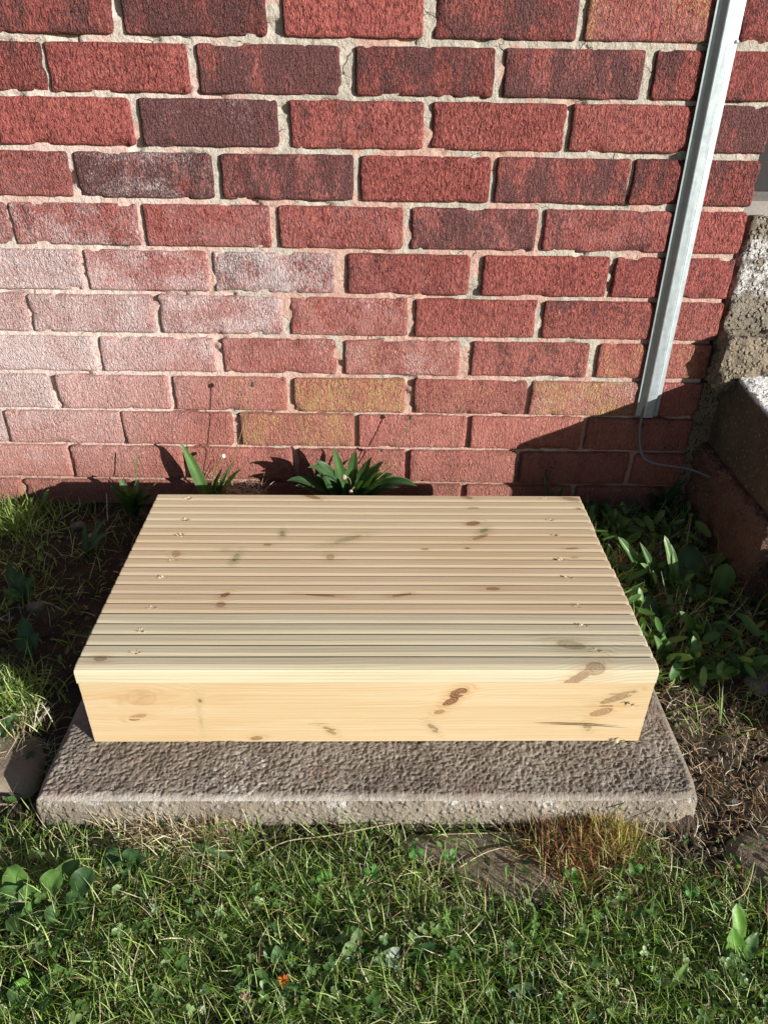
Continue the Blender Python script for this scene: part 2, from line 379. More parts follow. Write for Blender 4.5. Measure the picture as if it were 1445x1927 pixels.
M_brick = brick_material(); M_mortar = mortar_material()
M_slab = concrete_material('slab_concrete', (.185, .155, .128), (.275, .235, .195), (.37, .325, .275), 0, 0, .0022, rim=True)
M_slabedge = concrete_material('slab_edge_concrete', (.165, .138, .108), (.255, .215, .17), (.35, .31, .25), .35, .12, .0030)
M_agg = concrete_material('exposed_aggregate', (.17, .145, .115), (.25, .215, .17), (.33, .29, .235), 1.0, .34, .0060)
M_tan = concrete_material('weathered_concrete', (.16, .13, .09), (.25, .205, .15), (.34, .29, .22), .6, 0, .0045)
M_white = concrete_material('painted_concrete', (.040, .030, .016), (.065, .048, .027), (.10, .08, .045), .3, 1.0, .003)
M_core = concrete_material('old_render', (.10, .058, .042), (.17, .098, .075), (.15, .11, .085), .3, 0, .006)
M_dark = concrete_material('grey_floor', (.22, .20, .18), (.27, .25, .23), (.31, .29, .26), 0, 0, .0006)
M_pave = concrete_material('buried_paving', (.17, .13, .09), (.25, .20, .145), (.31, .25, .19), 0, 0, .0012)
M_stone = concrete_material('rubble_stone', (.12, .11, .095), (.21, .19, .17), (.33, .30, .27), 0, 0, .003, 3)
M_gravel = concrete_material('gravel_stone', (.10, .08, .06), (.16, .13, .10), (.24, .20, .16), 0, 0, .001, 3)
M_redstone = concrete_material('brick_rubble', (.25, .08, .05), (.33, .12, .08), (.38, .17, .12), 0, 0, .001, 3)
M_leaf = plant_material('leaf'); M_grass = plant_material('grass_blade', .30, .5); M_straw = plant_material('straw', .12, .7)
M_soil = soil_material()

# ---------------------------------------------------------------- ground
def ground_z(x, y):
    z = -.808-.050*ss(-.48, -.70, y)-.004*ss(-.75, -1.0, y)
    z = z+.010*fbm(x/.12, y/.12, 3, 3)+.012*fbm(x/.022, y/.022, 5, 4, .6)
    under = ss(-.372, -.352, x)*ss(.478, .458, x)*ss(-.712, -.692, y)*ss(-.10, -.14, y)
    z = z*(1-under)+(-.835)*under
    right = ss(.405, .42, x)*ss(.50, .46, x)*ss(-.50, -.43, y)
    z = np.where(right > 0, z*(1-right)+right*(-.799+.012*fbm(x/.022, y/.022, 5, 4, .6)), z)
    left = ss(-.335, -.345, x)*ss(-.40, -.36, x)*ss(-.47, -.42, y)
    z = np.where(left > 0, z*(1-left)+left*(-.801), z)
    return z
def G(px, py):
    """ground point seen at a spot of the photograph"""
    P = at(px, py, 'z', -.82)
    for _ in range(4): P = at(px, py, 'z', float(ground_z(P[0], P[1])))
    return P
def spread(lo, hi, d, far, nf):
    core = np.arange(lo, hi, d); t = np.linspace(0, 1, nf+1)[1:]**3
    return np.concatenate([(lo-t*far)[::-1], core, hi+t*far])
gx = spread(-.80, .86, .0045, 20, 16); gy = spread(-1.12, .03, .0045, 20, 16)
X, Y = np.meshgrid(gx, gy)
o = mesh('ground', np.stack([X.ravel(), Y.ravel(), ground_z(X, Y).ravel()], 1), grid_faces(len(gx), len(gy)), M_soil)
o['kind'] = 'structure'

# ---------------------------------------------------------------- brick wall
wall_t = thing('brick_wall', 'weathered red brick wall with pale mortar joints behind the wooden step', 'wall', (0, 0, -.81))
WZ = .81
XE = .662
rows = [  # (y top, y bottom at the middle of the picture), bricks: (left px, right px, dark, white, yellow)
 ((-28, 72), [(-70, 208, .5, .1, 0), (228, 500, .72, 0, 0), (530, 797, .1, 0, 0), (818, 1088, .62, 0, 0), (1103, 1383, .2, .3, .55), (1396, 'E', .4, 0, 0)]),
 ((86, 181), [(-200, 83, .5, 0, 0), (88, 354, .02, .05, 0), (372, 641, .72, .05, 0), (668, 930, .62, 0, .05), (947, 1210, .6, .2, .15), (1229, 'E', .5, 0, .2)]),
 ((190, 281), [(-10, 248, .08, 0, 0), (264, 523, .85, .42, 0), (546, 797, .32, .05, 0), (812, 1063, .2, 0, .15), (1073, 1318, .15, .1, .35), (1330, 'E', .75, 0, 0)]),
 ((293, 379), [(-120, 131, .3, .38, 0), (143, 401, .75, .62, 0), (417, 666, .62, .25, .12), (678, 922, .08, 0, 0), (932, 1182, .6, .05, 0), (1188, 'E', .5, 0, 0)]),
 ((390, 469), [(-220, 18, .2, .6, 0), (22, 262, .22, .66, .05), (273, 509, .2, .42, .05), (524, 758, .0, .3, 0), (773, 1010, .6, .3, 0), (1022, 1262, .42, .25, .15), (1272, 'E', .08, 0, 0)]),
 ((478, 554), [(-75, 153, .15, .9, 0), (162, 391, .25, .68, .1), (402, 629, .45, .85, .2), (653, 883, .35, .15, 0), (907, 1144, .2, 0, 0), (1154, 'E', .35, 0, 0)]),
 ((562, 633), [(-175, 52, .1, .55, 0), (57, 290, .15, .8, .05), (300, 530, .2, .85, .4), (546, 767, .12, .5, .42), (780, 1008, .25, 0, .05), (1021, 1238, .42, 0, .08), (1250, 'E', .3, .1, .12)]),
 ((641, 706), [(-35, 178, 0, .95, 0), (189, 404, 0, .72, 0), (420, 632, .05, .45, .3), (648, 865, .15, .55, .42), (887, 1106, .45, .05, .2), (1123, 'E', .1, .05, .5)]),
 ((714, 777), [(-115, 97, 0, .9, 0), (108, 318, .05, .38, .05), (328, 540, .05, .35, .48), (553, 762, .05, .1, .8), (778, 990, .4, .1, .45), (997, 1205, .1, .5, .75), (1218, 'E', .1, .05, .1)]),
 ((782, 842), [(-200, 8, 0, .9, 0), (15, 230, 0, .6, 0), (232, 438, .1, .1, .05), (453, 667, .05, .08, .62), (674, 878, .05, .18, .25), (884, 1094, .1, .05, .35), (1102, 'E', .35, 0, .05)]),
 ((848, 906), [(-72, 132, 0, .5, 0), (137, 345, .1, .1, 0), (352, 552, .1, .05, 0), (563, 762, .1, .05, 0), (770, 970, .05, .05, .05), (978, 1180, .3, 0, 0), (1190, 'E', .3, 0, 0)]),
 ((912, 968), [(-158, 44, .05, .35, .1), (51, 250, .1, .2, 0), (258, 456, .2, 0, 0), (464, 660, .2, 0, 0), (668, 866, .2, 0, 0), (874, 1072, .2, 0, 0), (1080, 'E', .3, 0, 0)]),
]
def edges(L, fine):
    e = [0, .0012, .003, .006, .010]; n = max(2, int((L-.02)/fine))
    return np.array(e[:-1]+list(np.linspace(.010, L-.010, n))+[L-k for k in e[:-1][::-1]])
def brick_mesh(w, h, seed):
    us, vs_ = edges(w, .006), edges(h, .006)
    a, b = np.meshgrid(us, vs_); a = a.ravel(); b = b.ravel()
    de = np.minimum(np.minimum(a, w-a), np.minimum(b, h-b))
    x = a-w/2; z = b-h/2
    rc = .004+.005*((seed*37) % 7)/7
    cx, cz = np.clip(x, -w/2+rc, w/2-rc), np.clip(z, -h/2+rc, h/2-rc)
    dx, dz = x-cx, z-cz; L = np.hypot(dx, dz); k = np.where(L > rc, rc/np.maximum(L, 1e-9), 1); x = cx+dx*k; z = cz+dz*k
    wgt = ss(.016, 0, de)
    x = x+wgt*(.0026*fbm(x/.02, z/.02, seed, 2, .6)+.0012*fbm(x/.006, z/.006, seed+1, 2)); z = z+wgt*(.0026*fbm(x/.025, z/.025+5, seed+9, 2, .6)+.0012*fbm(x/.006, z/.006, seed+2, 2))
    y = .0040*np.clip(1-de/.0048, 0, 1)**2+.0022*fbm(x/.03, z/.03, seed+3, 3)+.0011*fbm(x/.007, z/.010, seed+5, 2)
    chip = ss(.16, .24, fbm(x/.028, z/.028, seed+20, 2))*ss(.013, .002, de); y = y+.005*chip
    V = np.stack([x, y, z], 1); F = grid_faces(len(us), len(vs_)).tolist()
    nu, nv = len(us), len(vs_)
    ring = list(range(nu))+[nu*j+nu-1 for j in range(1, nv)]+[nu*(nv-1)+i for i in range(nu-2, -1, -1)]+[nu*j for j in range(nv-2, 0, -1)]
    B = V[ring].copy(); B[:, 1] = .095; n0 = len(V); V = np.concatenate([V, B]); m = len(ring)
    for i in range(m): j = (i+1) % m; F.append((ring[j], ring[i], n0+i, n0+j))
    return V, F
def put_brick(xl, xr, zb, zt, d, wv, ye, seed, lab=None):
    V, F = brick_mesh(xr-xl, zt-zb, seed)
    o = mesh('brick', V, F, M_brick, wall_t)
    o.location = ((xl+xr)/2, -.0008+.0022*(random.random()-.5), (zb+zt)/2+WZ)
    o.rotation_euler = ((random.random()-.5)*.012, (random.random()-.5)*.008, (random.random()-.5)*.010)
    o.color = (d, wv, ye, 1)
seed = 11; placed = []
for (yt, yb), row in rows:
    for (xl, xr, d, wv, ye) in row:
        xm = (yt+yb)/2
        A = wall(xl, xm+(xl-700)*.014)[0]; B = XE if xr == 'E' else wall(xr, xm+(xr-700)*.014)[0]
        c = (xl+(xl+200 if xr == 'E' else xr))/2
        zt_, zb_ = wall(c, yt+(c-700)*.014)[2], wall(c, yb+(c-700)*.014)[2]
        seed += 13; put_brick(A, B, zb_, zt_, d, wv, ye, seed)
        placed.append((A, B, zb_, zt_))
    xl0 = wall(row[0][0], (yt+yb)/2)[0]
    for k in range(3):
        seed += 13; put_brick(xl0-.225*(k+1)+.002, xl0-.225*k-.010, zb_, zt_, random.random()*.5, .4, 0, seed)
ztop = wall(700, -28)[2]
for r in range(6):
    zb_ = ztop+.010+.075*r
    xs = XE
    k = 0
    while xs > -1.30:
        wdt = .10 if (r % 2 == 0 and k == 0) else .215
        seed += 13; put_brick(xs-wdt, xs, zb_, zb_+.065, random.random()*.7, .1, 0, seed); xs -= wdt+.010; k += 1
# mortar: one recessed, uneven sheet with a body behind it
mx = np.arange(-1.22, XE-.004, .0040); mz = np.arange(-.90, ztop+.455, .0038)
X, Z = np.meshgrid(mx, mz)
depth = .0052+.0045*ss(-.40, -.80, Z)+.0022*fbm(X/.035, Z/.035, 77, 3)+.0030*fbm(X/.009, Z/.009, 78, 3, .6)
depth = np.clip(depth, .0036, .02)
missing = ss(.20, .27, fbm(X/.05, Z/.02, 91, 2)); depth = depth+.006*missing
V = np.stack([X.ravel(), depth.ravel(), Z.ravel()+WZ], 1)
o = mesh('mortar', V, grid_faces(len(mx), len(mz)), M_mortar, wall_t)
V, F = box(-1.22, XE-.006, .014, .22, -.90+WZ, ztop+.455+WZ)
mesh('wall_core', V, F, M_mortar, wall_t, smooth=False)

# ---------------------------------------------------------------- concrete doorsteps at the right
st = thing('concrete_door_steps', 'crumbling whitewashed concrete doorsteps at the right end of the brick wall', 'steps', (.85, -.1, -.81))
def part(name, P, F, mat, parent, label=None, smooth=True):
    P = np.array(P, float)-np.array(parent.location); o = mesh(name, P, F, mat, parent, smooth)
    if label: o['label'] = label
    return o
def warp_up(P):
    P = P.copy(); low = ss(-.42, -.52, P[:, 2]); P[:, 0] -= .012*low*ss(.80, .70, P[:, 0]); P[:, 1] -= .022*low; return P
P, F = rough_box(.674, 1.60, .012, .40, -.530, -.240, .006, .006, 5, .010)
# the wall stands in front of its left end, so it begins behind the brick corner
part('upper_step', P, F, M_agg, st, 'pebbly worn concrete upper step')
P, F = rough_box(.666, 1.60, -.036, .06, -.534, -.430, .0045, .009, 8, .014)
part('step_riser', P, F, M_tan, st, 'tan crumbling concrete riser')
V, F = box(.668, 1.60, .045, .9, -.30, -.218); part('door_sill', V, F, M_dark, st, 'smooth grey doorway floor', False)
dr = thing('shade_panel', 'dark panel standing in for the shade in the recess past the end of the wall', 'shade_panel', (1.1, .15, -.218))  # added panel, near black to give the recess its shade
Md = NT('recess_shade').done((.025, .023, .023), .85)
V, F = box(.663, 1.56, .150, .19, -.217, 1.2); part('shade_panel_back', V, F, Md, dr, None, False)
V, F = box(.663, .70, .128, .149, -.217, 1.2); part('shade_panel_side', V, F, Md, dr, None, False)
def warp_tr(P):
    P = P.copy(); P[:, 2] -= .10*(-.03-P[:, 1])*ss(-.60, -.50, P[:, 2]) ; return P
P, F = rough_box(.700, 1.60, -.292, .02, -.660, -.500, .0045, .0022, 15, .006, warp_tr)
part('tread_slab', P, F, M_white, st, 'thick concrete tread with flaking white paint on top')
P, F = rough_box(.682, 1.60, -.30, .02, -.86, -.655, .006, .011, 25, .012)
part('rendered_foundation', P, F, M_core, st, 'pinkish brown broken render under the tread')
P, F = rough_box(.712, 1.60, -.66, -.262, -.86, -.690, .006, .0035, 35, .008)
part('lower_step', P, F, M_white, st, 'lowest concrete step with white paint on its edge')
V, F = rough_box(.655, .705, .004, .06, -.86, -.53, .006, .006, 45, .006)
part('joint_fill', V, F, M_tan, st)

# ---------------------------------------------------------------- paving slab the step stands on
ZS = -.8028
sl = thing('paving_slab', 'grey brown riven concrete paving slab lying under the wooden step', 'paving slab', (.055, -.43, -.86))
sx = np.arange(-.368, .4685, .00165); sy = np.concatenate([np.arange(-.7015, -.59, .00165), np.arange(-.589, -.14, .004)])
X, Y = np.meshgrid(sx, sy)
def riven(X, Y):
    wx = fbm(X/.03, Y/.03, 201, 3); wy = fbm(X/.03, Y/.03, 202, 3)
    r1 = 1-2*np.abs(fbm(X/.0052+wx*2.2, Y/.0046+wy*2.2, 210, 3, .62))*1.9
    return .0024*(r1-.6)+.0030*fbm(X/.05, Y/.05, 220, 3)+.0009*fbm(X/.004, Y/.004, 230, 2)
e = np.minimum(np.minimum(X-sx[0], sx[-1]-X), Y-sy[0])
Zt = riven(X, Y)*ss(0, .010, e)-.005*np.clip(1-e/.009, 0, 1)**2
cut = .010+.014*ss(-.1, .2, fbm(X/.02, Y/.02, 240, 2))
corner = ss(.035, 0, np.hypot(X-sx[-1], Y-sy[0])); Xd = X-.004*corner; Yd = Y+.005*corner
corner = ss(.030, 0, np.hypot(X-sx[0], Y-sy[0])); Xd = Xd+.002*corner; Yd = Yd+.002*corner
bright = ss(-.02, .0, Y*0)
tilt = .010*(X-.05)
Yd = Yd+tilt*ss(-.5, -.7, Y)
V = np.stack([Xd.ravel(), Yd.ravel(), (ZS+Zt).ravel()], 1)
part('riven_top', V, grid_faces(len(sx), len(sy)), M_slab, sl, 'riven top face')
# edge band: follows the border of the top down to its underside
nx, ny = len(sx), len(sy)
loop = [(0, i) for i in range(nx)]+[(j, nx-1) for j in range(1, ny)]+[(ny-1, i) for i in range(nx-2, -1, -1)]+[(j, 0) for j in range(ny-2, 0, -1)]
L = np.array([V[j*nx+i] for j, i in loop]); m = len(L); ns = 15
cen = np.array([.05, -.42]); nrm = np.zeros((m, 2))
for q, (j, i) in enumerate(loop):
    v = np.array([(i == nx-1)*1.-(i == 0)*1., (j == ny-1)*1.-(j == 0)*1.]); nrm[q] = v/max(1, np.linalg.norm(v))
EV = []
for k in range(ns):
    t = k/(ns-1); P = L.copy(); P[:, 2] = L[:, 2]*(1-t)+(ZS-.058)*t
    bulge = .0035*math.sin(min(1, t*3)*math.pi/2)-.006*max(0, t-.8)/.2
    s_ = np.arange(m)*.00165
    dd = bulge+.0035*fbm(s_/.02, t*3+0*s_, 300, 4, .6)+.0015*fbm(s_/.005, t*10+0*s_, 301, 2)
    dd = dd*(0 if k == 0 else 1)
    P[:, 0] += nrm[:, 0]*dd; P[:, 1] += nrm[:, 1]*dd; EV.append(P)
EV = np.concatenate(EV); EF = []
for k in range(ns-1):
    for q in range(m): r = (q+1) % m; EF.append((k*m+r, k*m+q, (k+1)*m+q, (k+1)*m+r))
part('slab_edge', EV, np.array(EF), M_slabedge, sl, 'paler rough cast edge')

# half buried paving stones in the lawn
def poly_stone(px_pts, label, z, seed, th=.03, grp='half buried paving stones'):
    pts = [at(a, b, 'z', z) for a, b in px_pts]; pts = np.array(pts)[:, :2]
    c = pts.mean(0); n = 48; out = []
    # resample the outline with a little roughness
    seg = np.linalg.norm(np.roll(pts, -1, 0)-pts, axis=1); cum = np.r_[0, np.cumsum(seg)]
    for i in range(n):
        d = cum[-1]*i/n; k = np.searchsorted(cum, d, 'right')-1; f = (d-cum[k])/seg[k]
        p = pts[k]*(1-f)+pts[(k+1) % len(pts)]*f; out.append(p)
    out = np.array(out); out = (np.roll(out, 1, 0)+out*2+np.roll(out, -1, 0))/4
    out += (rng.random((n, 2))-.5)*.004
    V, F = [], []
    rings = [(1.06, -th), (1.04, -.010), (.97, -.0055), (.85, -.002), (.6, 0), (.3, 0)]
    for s_, dz in rings:
        for i in range(n):
            p = c+(out[i]-c)*s_; V.append((p[0], p[1], z+dz+.004*float(fbm(p[0]/.03, p[1]/.03, seed, 3))))
    V.append((c[0], c[1], z))
    for r in range(len(rings)-1):
        for i in range(n): j = (i+1) % n; F.append((r*n+i, r*n+j, (r+1)*n+j, (r+1)*n+i))
    for i in range(n): F.append(((len(rings)-1)*n+i, (len(rings)-1)*n+(i+1) % n, len(V)-1))
    o = mesh('paving_stone', V, F, M_pave); return tag(o, label, 'paving stone', grp)
poly_stone([(-120, 1365), (62, 1335), (96, 1390), (60, 1475), (-120, 1480)], 'shaded flat paving stone in the grass left of the big slab', -.832, 401)
poly_stone([(735, 1572), (880, 1556), (1075, 1560), (1060, 1690), (890, 1690), (800, 1620)], 'brown flat stone showing through the turf below the front of the slab', -.8520, 402)
poly_stone([(1360, 1580), (1470, 1520), (1560, 1560), (1560, 1665), (1400, 1665)], 'flat stone in the dry soil at the right edge of the lawn', -.8535, 403)

# ---------------------------------------------------------------- wooden step of grooved decking boards
W_ = .7338; D_ = .4240; X0 = -.3244; Y0 = -.1902; ZT = -.6680
step = thing('wooden_step', 'new pale wooden step of grooved decking boards standing on the paving slab', 'step', (X0+W_/2, Y0-D_/2, ZS))
step.rotation_euler.z = .0127
RP = D_/20
def tone(a, b, c): return (a, b, c)
T1 = tone((.60, .505, .355), (.50, .405, .265), (.33, .21, .11))
T2 = tone((.59, .48, .325), (.50, .385, .24), (.33, .20, .10))
T3 = tone((.58, .515, .37), (.49, .43, .295), (.29, .235, .14))
T4 = tone((.52, .425, .275), (.46, .335, .185), (.40, .23, .09))
# knots in board metres: u from the left end, v from the far edge
def kn(px, py):
    P = at(px, py, 'z', ZT); return P[0]-X0, -(P[1]-Y0)
def knots_for(b, lst):
    out = []
    for (px, py, rx, ry, ang, st_, gr) in lst:
        u, v = kn(px, py)
        if b*5*RP-.02 < v < (b+1)*5*RP+.02: out.append((u, v-b*5*RP, rx, ry, ang, st_, gr))
    return out
KN = [(590, 934, .016, .0045, -.45, .85, 0), (878, 936, .013, .004, -.5, .75, .3), (1078, 942, .014, .005, -.3, .7, .5), (1092, 960, .004, .003, 0, .9, 0), (893, 957, .009, .003, 0, .45, 0),
      (892, 986, .011, .006, .3, .85, 0), (912, 1000, .008, .004, .8, .95, .9), (905, 1012, .014, .004, .55, .8, 0), (533, 1003, .0035, .007, .1, .95, .9), (655, 1014, .022, .005, .45, .5, .7), (505, 1023, .006, .003, 0, .55, .2),
      (445, 1047, .004, .009, -.2, .95, 1.0), (333, 1040, .006, .008, .3, .5, 0), (622, 1047, .006, .006, 0, .6, .3), (425, 1033, .006, .003, 0, .4, .6), (1078, 1035, .010, .002, .1, .7, 0), (1082, 1052, .006, .002, 0, .6, .3), (800, 1034, .006, .002, 0, .5, 0), (880, 1033, .004, .002, 0, .8, 0),
      (423, 1117, .007, .004, .7, .9, 0), (415, 1135, .006, .006, 1.0, .6, 0), (600, 1119, .022, .0022, -.1, .85, 0), (755, 1120, .014, .003, .25, .6, 0), (927, 1110, .010, .0035, 0, .6, .1),
      (1073, 1217, .018, .007, -.2, .6, .7), (188, 1235, .008, .004, 0, .75, .2), (1118, 1262, .013, .010, .4, .6, .1), (1092, 1280, .030, .006, .75, .8, 0)]
rib_prof = [(0, 0), (.0004, .0002), (.56, 0), (.62, -.0003), (.72, -.0009), (.82, -.0016), (.872, -.0021), (.88, -.0080), (.985, -.0078), (.99, -.0010)]
def board_mesh(nrib, thick, Lx, front_round=False, seed=0, nu=60):
    """profile runs v (away from the far edge) with milled ribs; returns verts (u, -v, z), faces, grain coords"""
    prof = []
    for r in range(nrib):
        for (f, z) in rib_prof:
            if front_round and r == nrib-1 and f > .9: break
            prof.append(((r+f)*RP, z, r))
    end = nrib*RP
    if front_round:
        prof += [(end-.0018, -.0022, nrib-1), (end-.0007, -.0034, nrib-1), (end-.0002, -.0055, nrib-1), (end, -.009, nrib-1), (end, -thick+.0015, nrib-1), (end-.0012, -thick, nrib-1)]
    else:
        prof += [(end-.0006, -.002, nrib-1), (end-.0006, -thick, nrib-1)]
    ntop = len(prof)
    prof += [(.0006, -thick, 0), (.0006, -.002, 0)]
    n = len(prof); V, Gc, F = [], [], []
    us = np.concatenate([[0, .0008, .002], np.linspace(.01, Lx-.01, nu), [Lx-.002, Lx-.0008, Lx]])
    for iu, u in enumerate(us):
        ee = 1 if (iu in (0, len(us)-1)) else (.3 if iu in (1, len(us)-2) else 0)
        for k, (v, z, r) in enumerate(prof):
            wob = .0003*math.sin(u*9+seed)
            zz = z-ee*.0006 if k < ntop-1 else z
            vg = v-z*.7 if not (front_round and z < -.003) else v+(-z)
            V.append((u-Lx/2, -v+wob, zz)); Gc.append((u, vg, r+seed*7))
    for i in range(len(us)-1):
        for k in range(n):
            k2 = (k+1) % n; F.append((i*n+k, i*n+k2, (i+1)*n+k2, (i+1)*n+k))
    F.append(tuple(range(n))[::-1]); F.append(tuple(range((len(us)-1)*n, len(us)*n)))
    return V, F, Gc
def make_board(name, mat, nrib, thick, Lx, loc, rotx, front_round, seed):
    V, F, Gc = board_mesh(nrib, thick, Lx, front_round, seed)
    o = mesh(name, V, F, mat, step, smooth=False)
    a = o.data.attributes.new('grain', 'FLOAT_VECTOR', 'POINT'); a.data.foreach_set('vector', np.array(Gc, np.float32).ravel())
    o.location = loc; o.rotation_euler.x = rotx; return o
TH = .0248
tones = [T1, T2, tone((.585, .475, .33), (.49, .375, .24), (.32, .20, .11)), T3]
boards = []
for b in range(4):
    m = wood_material('decking_wood_%d' % b, tones[b], knots_for(b, KN), .55 if b < 3 else .8)
    boards.append(make_board('deck_board', m, 5, TH, W_+(.0006, -.001, .0008, .0)[b], ((.0005, -.0004, .0003, 0)[b], D_/2-b*5*RP, ZT-ZS), 0, b == 3, b+1))
def knf(px, py):
    P = at(px, py, 'y', Y0-D_); return P[0]-X0, (ZT-TH)-P[2]
FK = [(858, 1307, .012, .0075, .55, .95, 0), (843, 1323, .012, .006, .7, .9, 0), (822, 1341, .007, .004, .3, .95, .2), (810, 1371, .010, .004, -.9, .5, .4), (1160, 1318, .024, .006, .45, .42, .25), (1128, 1345, .015, .007, .4, .75, 0),
      (1102, 1372, .007, .005, -.8, .45, .4), (255, 1345, .012, .005, .35, .6, 0), (262, 1310, .020, .016, .2, .28, 0), (478, 1386, .008, .005, .2, .75, .3), (615, 1373, .010, .0035, -.7, .6, .4), (372, 1316, .0022, .003, 0, .95, .6), (372, 1345, .002, .02, 0, .25, .4)]
fk = [(*knf(a, b_), c, d, e_, f_, g_) for a, b_, c, d, e_, f_, g_ in FK]
mf = wood_material('fascia_wood', T4, fk, .7)
FH = ZT-TH-ZS-.0006
fas = make_board('fascia_board', mf, 5, TH, W_-.0008, (.0003, -D_/2+.0016, ZT-TH-ZS-.0002), 0, False, 9)
# stand the fascia upright: across the board becomes down, its face looks at the lawn
sc_ = FH/(5*RP)
me = fas.data; co = np.zeros(len(me.vertices)*3, np.float32); me.vertices.foreach_get('co', co); co = co.reshape(-1, 3)
co2 = np.stack([co[:, 0], -co[:, 2]*np.where(co[:, 2] > -.01, .07, 1.), co[:, 1]*sc_], 1)
me.vertices.foreach_set('co', co2.ravel()); me.flip_normals(); me.update()
# drying crack in the fascia
P0, P1 = knf(330, 1366), knf(610, 1362)
def crack(pxs, wid):
    pts = [at(a, b_, 'y', Y0-D_) for a, b_ in pxs]
    V = []; n = len(pts)
    for i, p in enumerate(pts):
        w = wid*math.sin(math.pi*min(.999, max(.001, i/(n-1))))+.00008
        V += [(p[0], Y0-D_-.0002+.0016, p[2]-w), (p[0], Y0-D_-.0002+.0016, p[2]+w)]
    return V, [(2*i, 2*i+2, 2*i+3, 2*i+1) for i in range(n-1)]
sk = NT('dark_split'); M_split = sk.done((.10, .05, .02), .9)
def to_step(P):
    return [tuple(step.matrix_basis.inverted() @ Vector([float(c) for c in p])) for p in P]
bpy.context.view_layer.update()
# side and back boards under the deck
M_side = wood_material('side_wood', T1, [], .6)
def plank(name, x0, x1, y0, y1, z0, z1):
    V, F = box(x0, x1, y0, y1, z0, z1); o = mesh(name, V, F, M_side, step, smooth=False)
    a = o.data.attributes.new('grain', 'FLOAT_VECTOR', 'POINT'); a.data.foreach_set('vector', np.array([(v[1] if (x1-x0) < .05 else v[0], v[2], 3) for v in V], np.float32).ravel())
    md = o.modifiers.new('bevel', 'BEVEL'); md.width = .0012; md.segments = 1
hz = ZT-TH-ZS-.0008
for x_ in (-W_/2+.014, W_/2-.034, -.0225):
    plank('side_board' if abs(x_) > .1 else 'joist', x_, x_+.020, -D_/2+.030, D_/2-.026, 0, hz)
plank('back_board', -W_/2+.012, W_/2-.012, D_/2-.024, D_/2-.002, 0, hz)
# countersunk screws with torn fibres
M_hole = NT('screw_head').done((.20, .17, .13), .5, metal=.6, spec=.5)
sf = NT('torn_fibre'); M_fib = sf.done(sf.ramp(sf.noise(sf.geo(), 900, 2), [(.3, (.50, .34, .18)), (.7, (.82, .68, .45))]), .8)
def screw(P, nrm, parent, seed):
    rs = random.Random(seed); P = Vector(to_step([P])[0])-parent.location
    t = Vector((1, 0, 0)); b = nrm.cross(t)
    V, F = [], []
    n = 10
    for k in range(n): a = 2*math.pi*k/n; V.append(P+(t*math.cos(a)+b*math.sin(a))*.0022+nrm*.0002)
    F.append(tuple(range(n)))
    mesh('screw', V, F, M_hole, parent, smooth=False)
    V, F = [], []
    for k in range(11):
        a = rs.random()*6.28; r = .0018+rs.random()*.0015; L_ = .002+rs.random()*.0035
        d = (t*math.cos(a)*1.5+b*math.sin(a)*.8); q = P+d*r+nrm*.0002; e_ = P+d*(r+L_*.6)+nrm*(.0006+rs.random()*.0016)
        s_ = d.cross(nrm).normalized()*(.0005+rs.random()*.0007); i = len(V)
        V += [q-s_, q+s_, e_+s_*.5, e_-s_*.5, q-nrm*.0006]; F += [(i, i+1, i+2, i+3), (i+1, i+4, i+2), (i+4, i, i+3), (i+4, i+3, i+2)]
    mesh('torn_fibres', V, F, M_fib, parent, smooth=False)
for i, (px, py) in enumerate([(355, 939), (350, 979), (342, 1008), (325, 1056), (308, 1089), (288, 1144), (268, 1187), (257, 1229), (1026, 940), (1036, 979), (1046, 1007), (1058, 1055), (1070, 1088), (1087, 1141), (1097, 1179), (1120, 1226)]):
    P = at(px, py, 'z', ZT-.0004); b = int(min(3, max(0, (-(P[1]-Y0))/(5*RP)))); screw(P, Vector((0, 0, 1)), boards[b], i)
for i, (px, py) in enumerate([(183, 1323), (203, 1388), (1189, 1326), (1168, 1394)]):
    screw(at(px, py, 'y', Y0-D_+.0012), Vector((0, -1, 0)), fas, 50+i)
def crackpart(pxs, wid):
    pts = [at(a, b_, 'y', Y0-D_+.0006) for a, b_ in pxs]; V = []; n = len(pts)
    for i, p in enumerate(pts):
        w = wid*math.sin(math.pi*min(.999, max(.001, i/(n-1))))+.00008; V += [(p[0], p[1], p[2]-w), (p[0], p[1], p[2]+w)]
    V = [tuple(Vector(v)-fas.location) for v in to_step(V)]
    mesh('drying_split', V, [(2*i, 2*i+1, 2*i+3, 2*i+2) for i in range(n-1)], M_split, fas, smooth=False)
crackpart([(330, 1369), (380, 1372), (430, 1372), (480, 1368), (540, 1364), (620, 1361)], .0007)
crackpart([(1010, 1362), (1060, 1363), (1120, 1365), (1180, 1370)], .0010)

# ---------------------------------------------------------------- galvanised capping and cable
rail = thing('metal_capping', 'tall galvanised steel cable capping fixed upright to the brick wall', 'cable capping', (.563, 0, -.594))
sm = NT('galvanised_steel'); Pm = sm.geo()
spg = sm.noise(Pm, 90, 3, .6)
M_steel = sm.done(sm.ramp(spg, [(.3, (.33, .385, .41)), (.7, (.43, .49, .515))]), sm.mapr(sm.noise(sm.vmul(Pm, (300, 300, 25)), 1, 3), .3, .7, .38, .55), sm.bump(sm.noise(Pm, 300, 3), .15, .0006), .5, .55)
hat = [(0, 0), (.0075, .0005), (.0085, .0012), (.0135, .0085), (.0150, .0092), (.0275, .0092), (.0287, .0084), (.0296, .0086), (.0310, .0084), (.0350, .0012), (.0362, .0005), (.0420, 0)]
def rail_x(z): return .5435+(z+.594)/(.057+.594)*(-.0105)
V, F = [], []; th_ = .0008; n = len(hat)
zs_ = list(np.linspace(-.594, .50, 46))
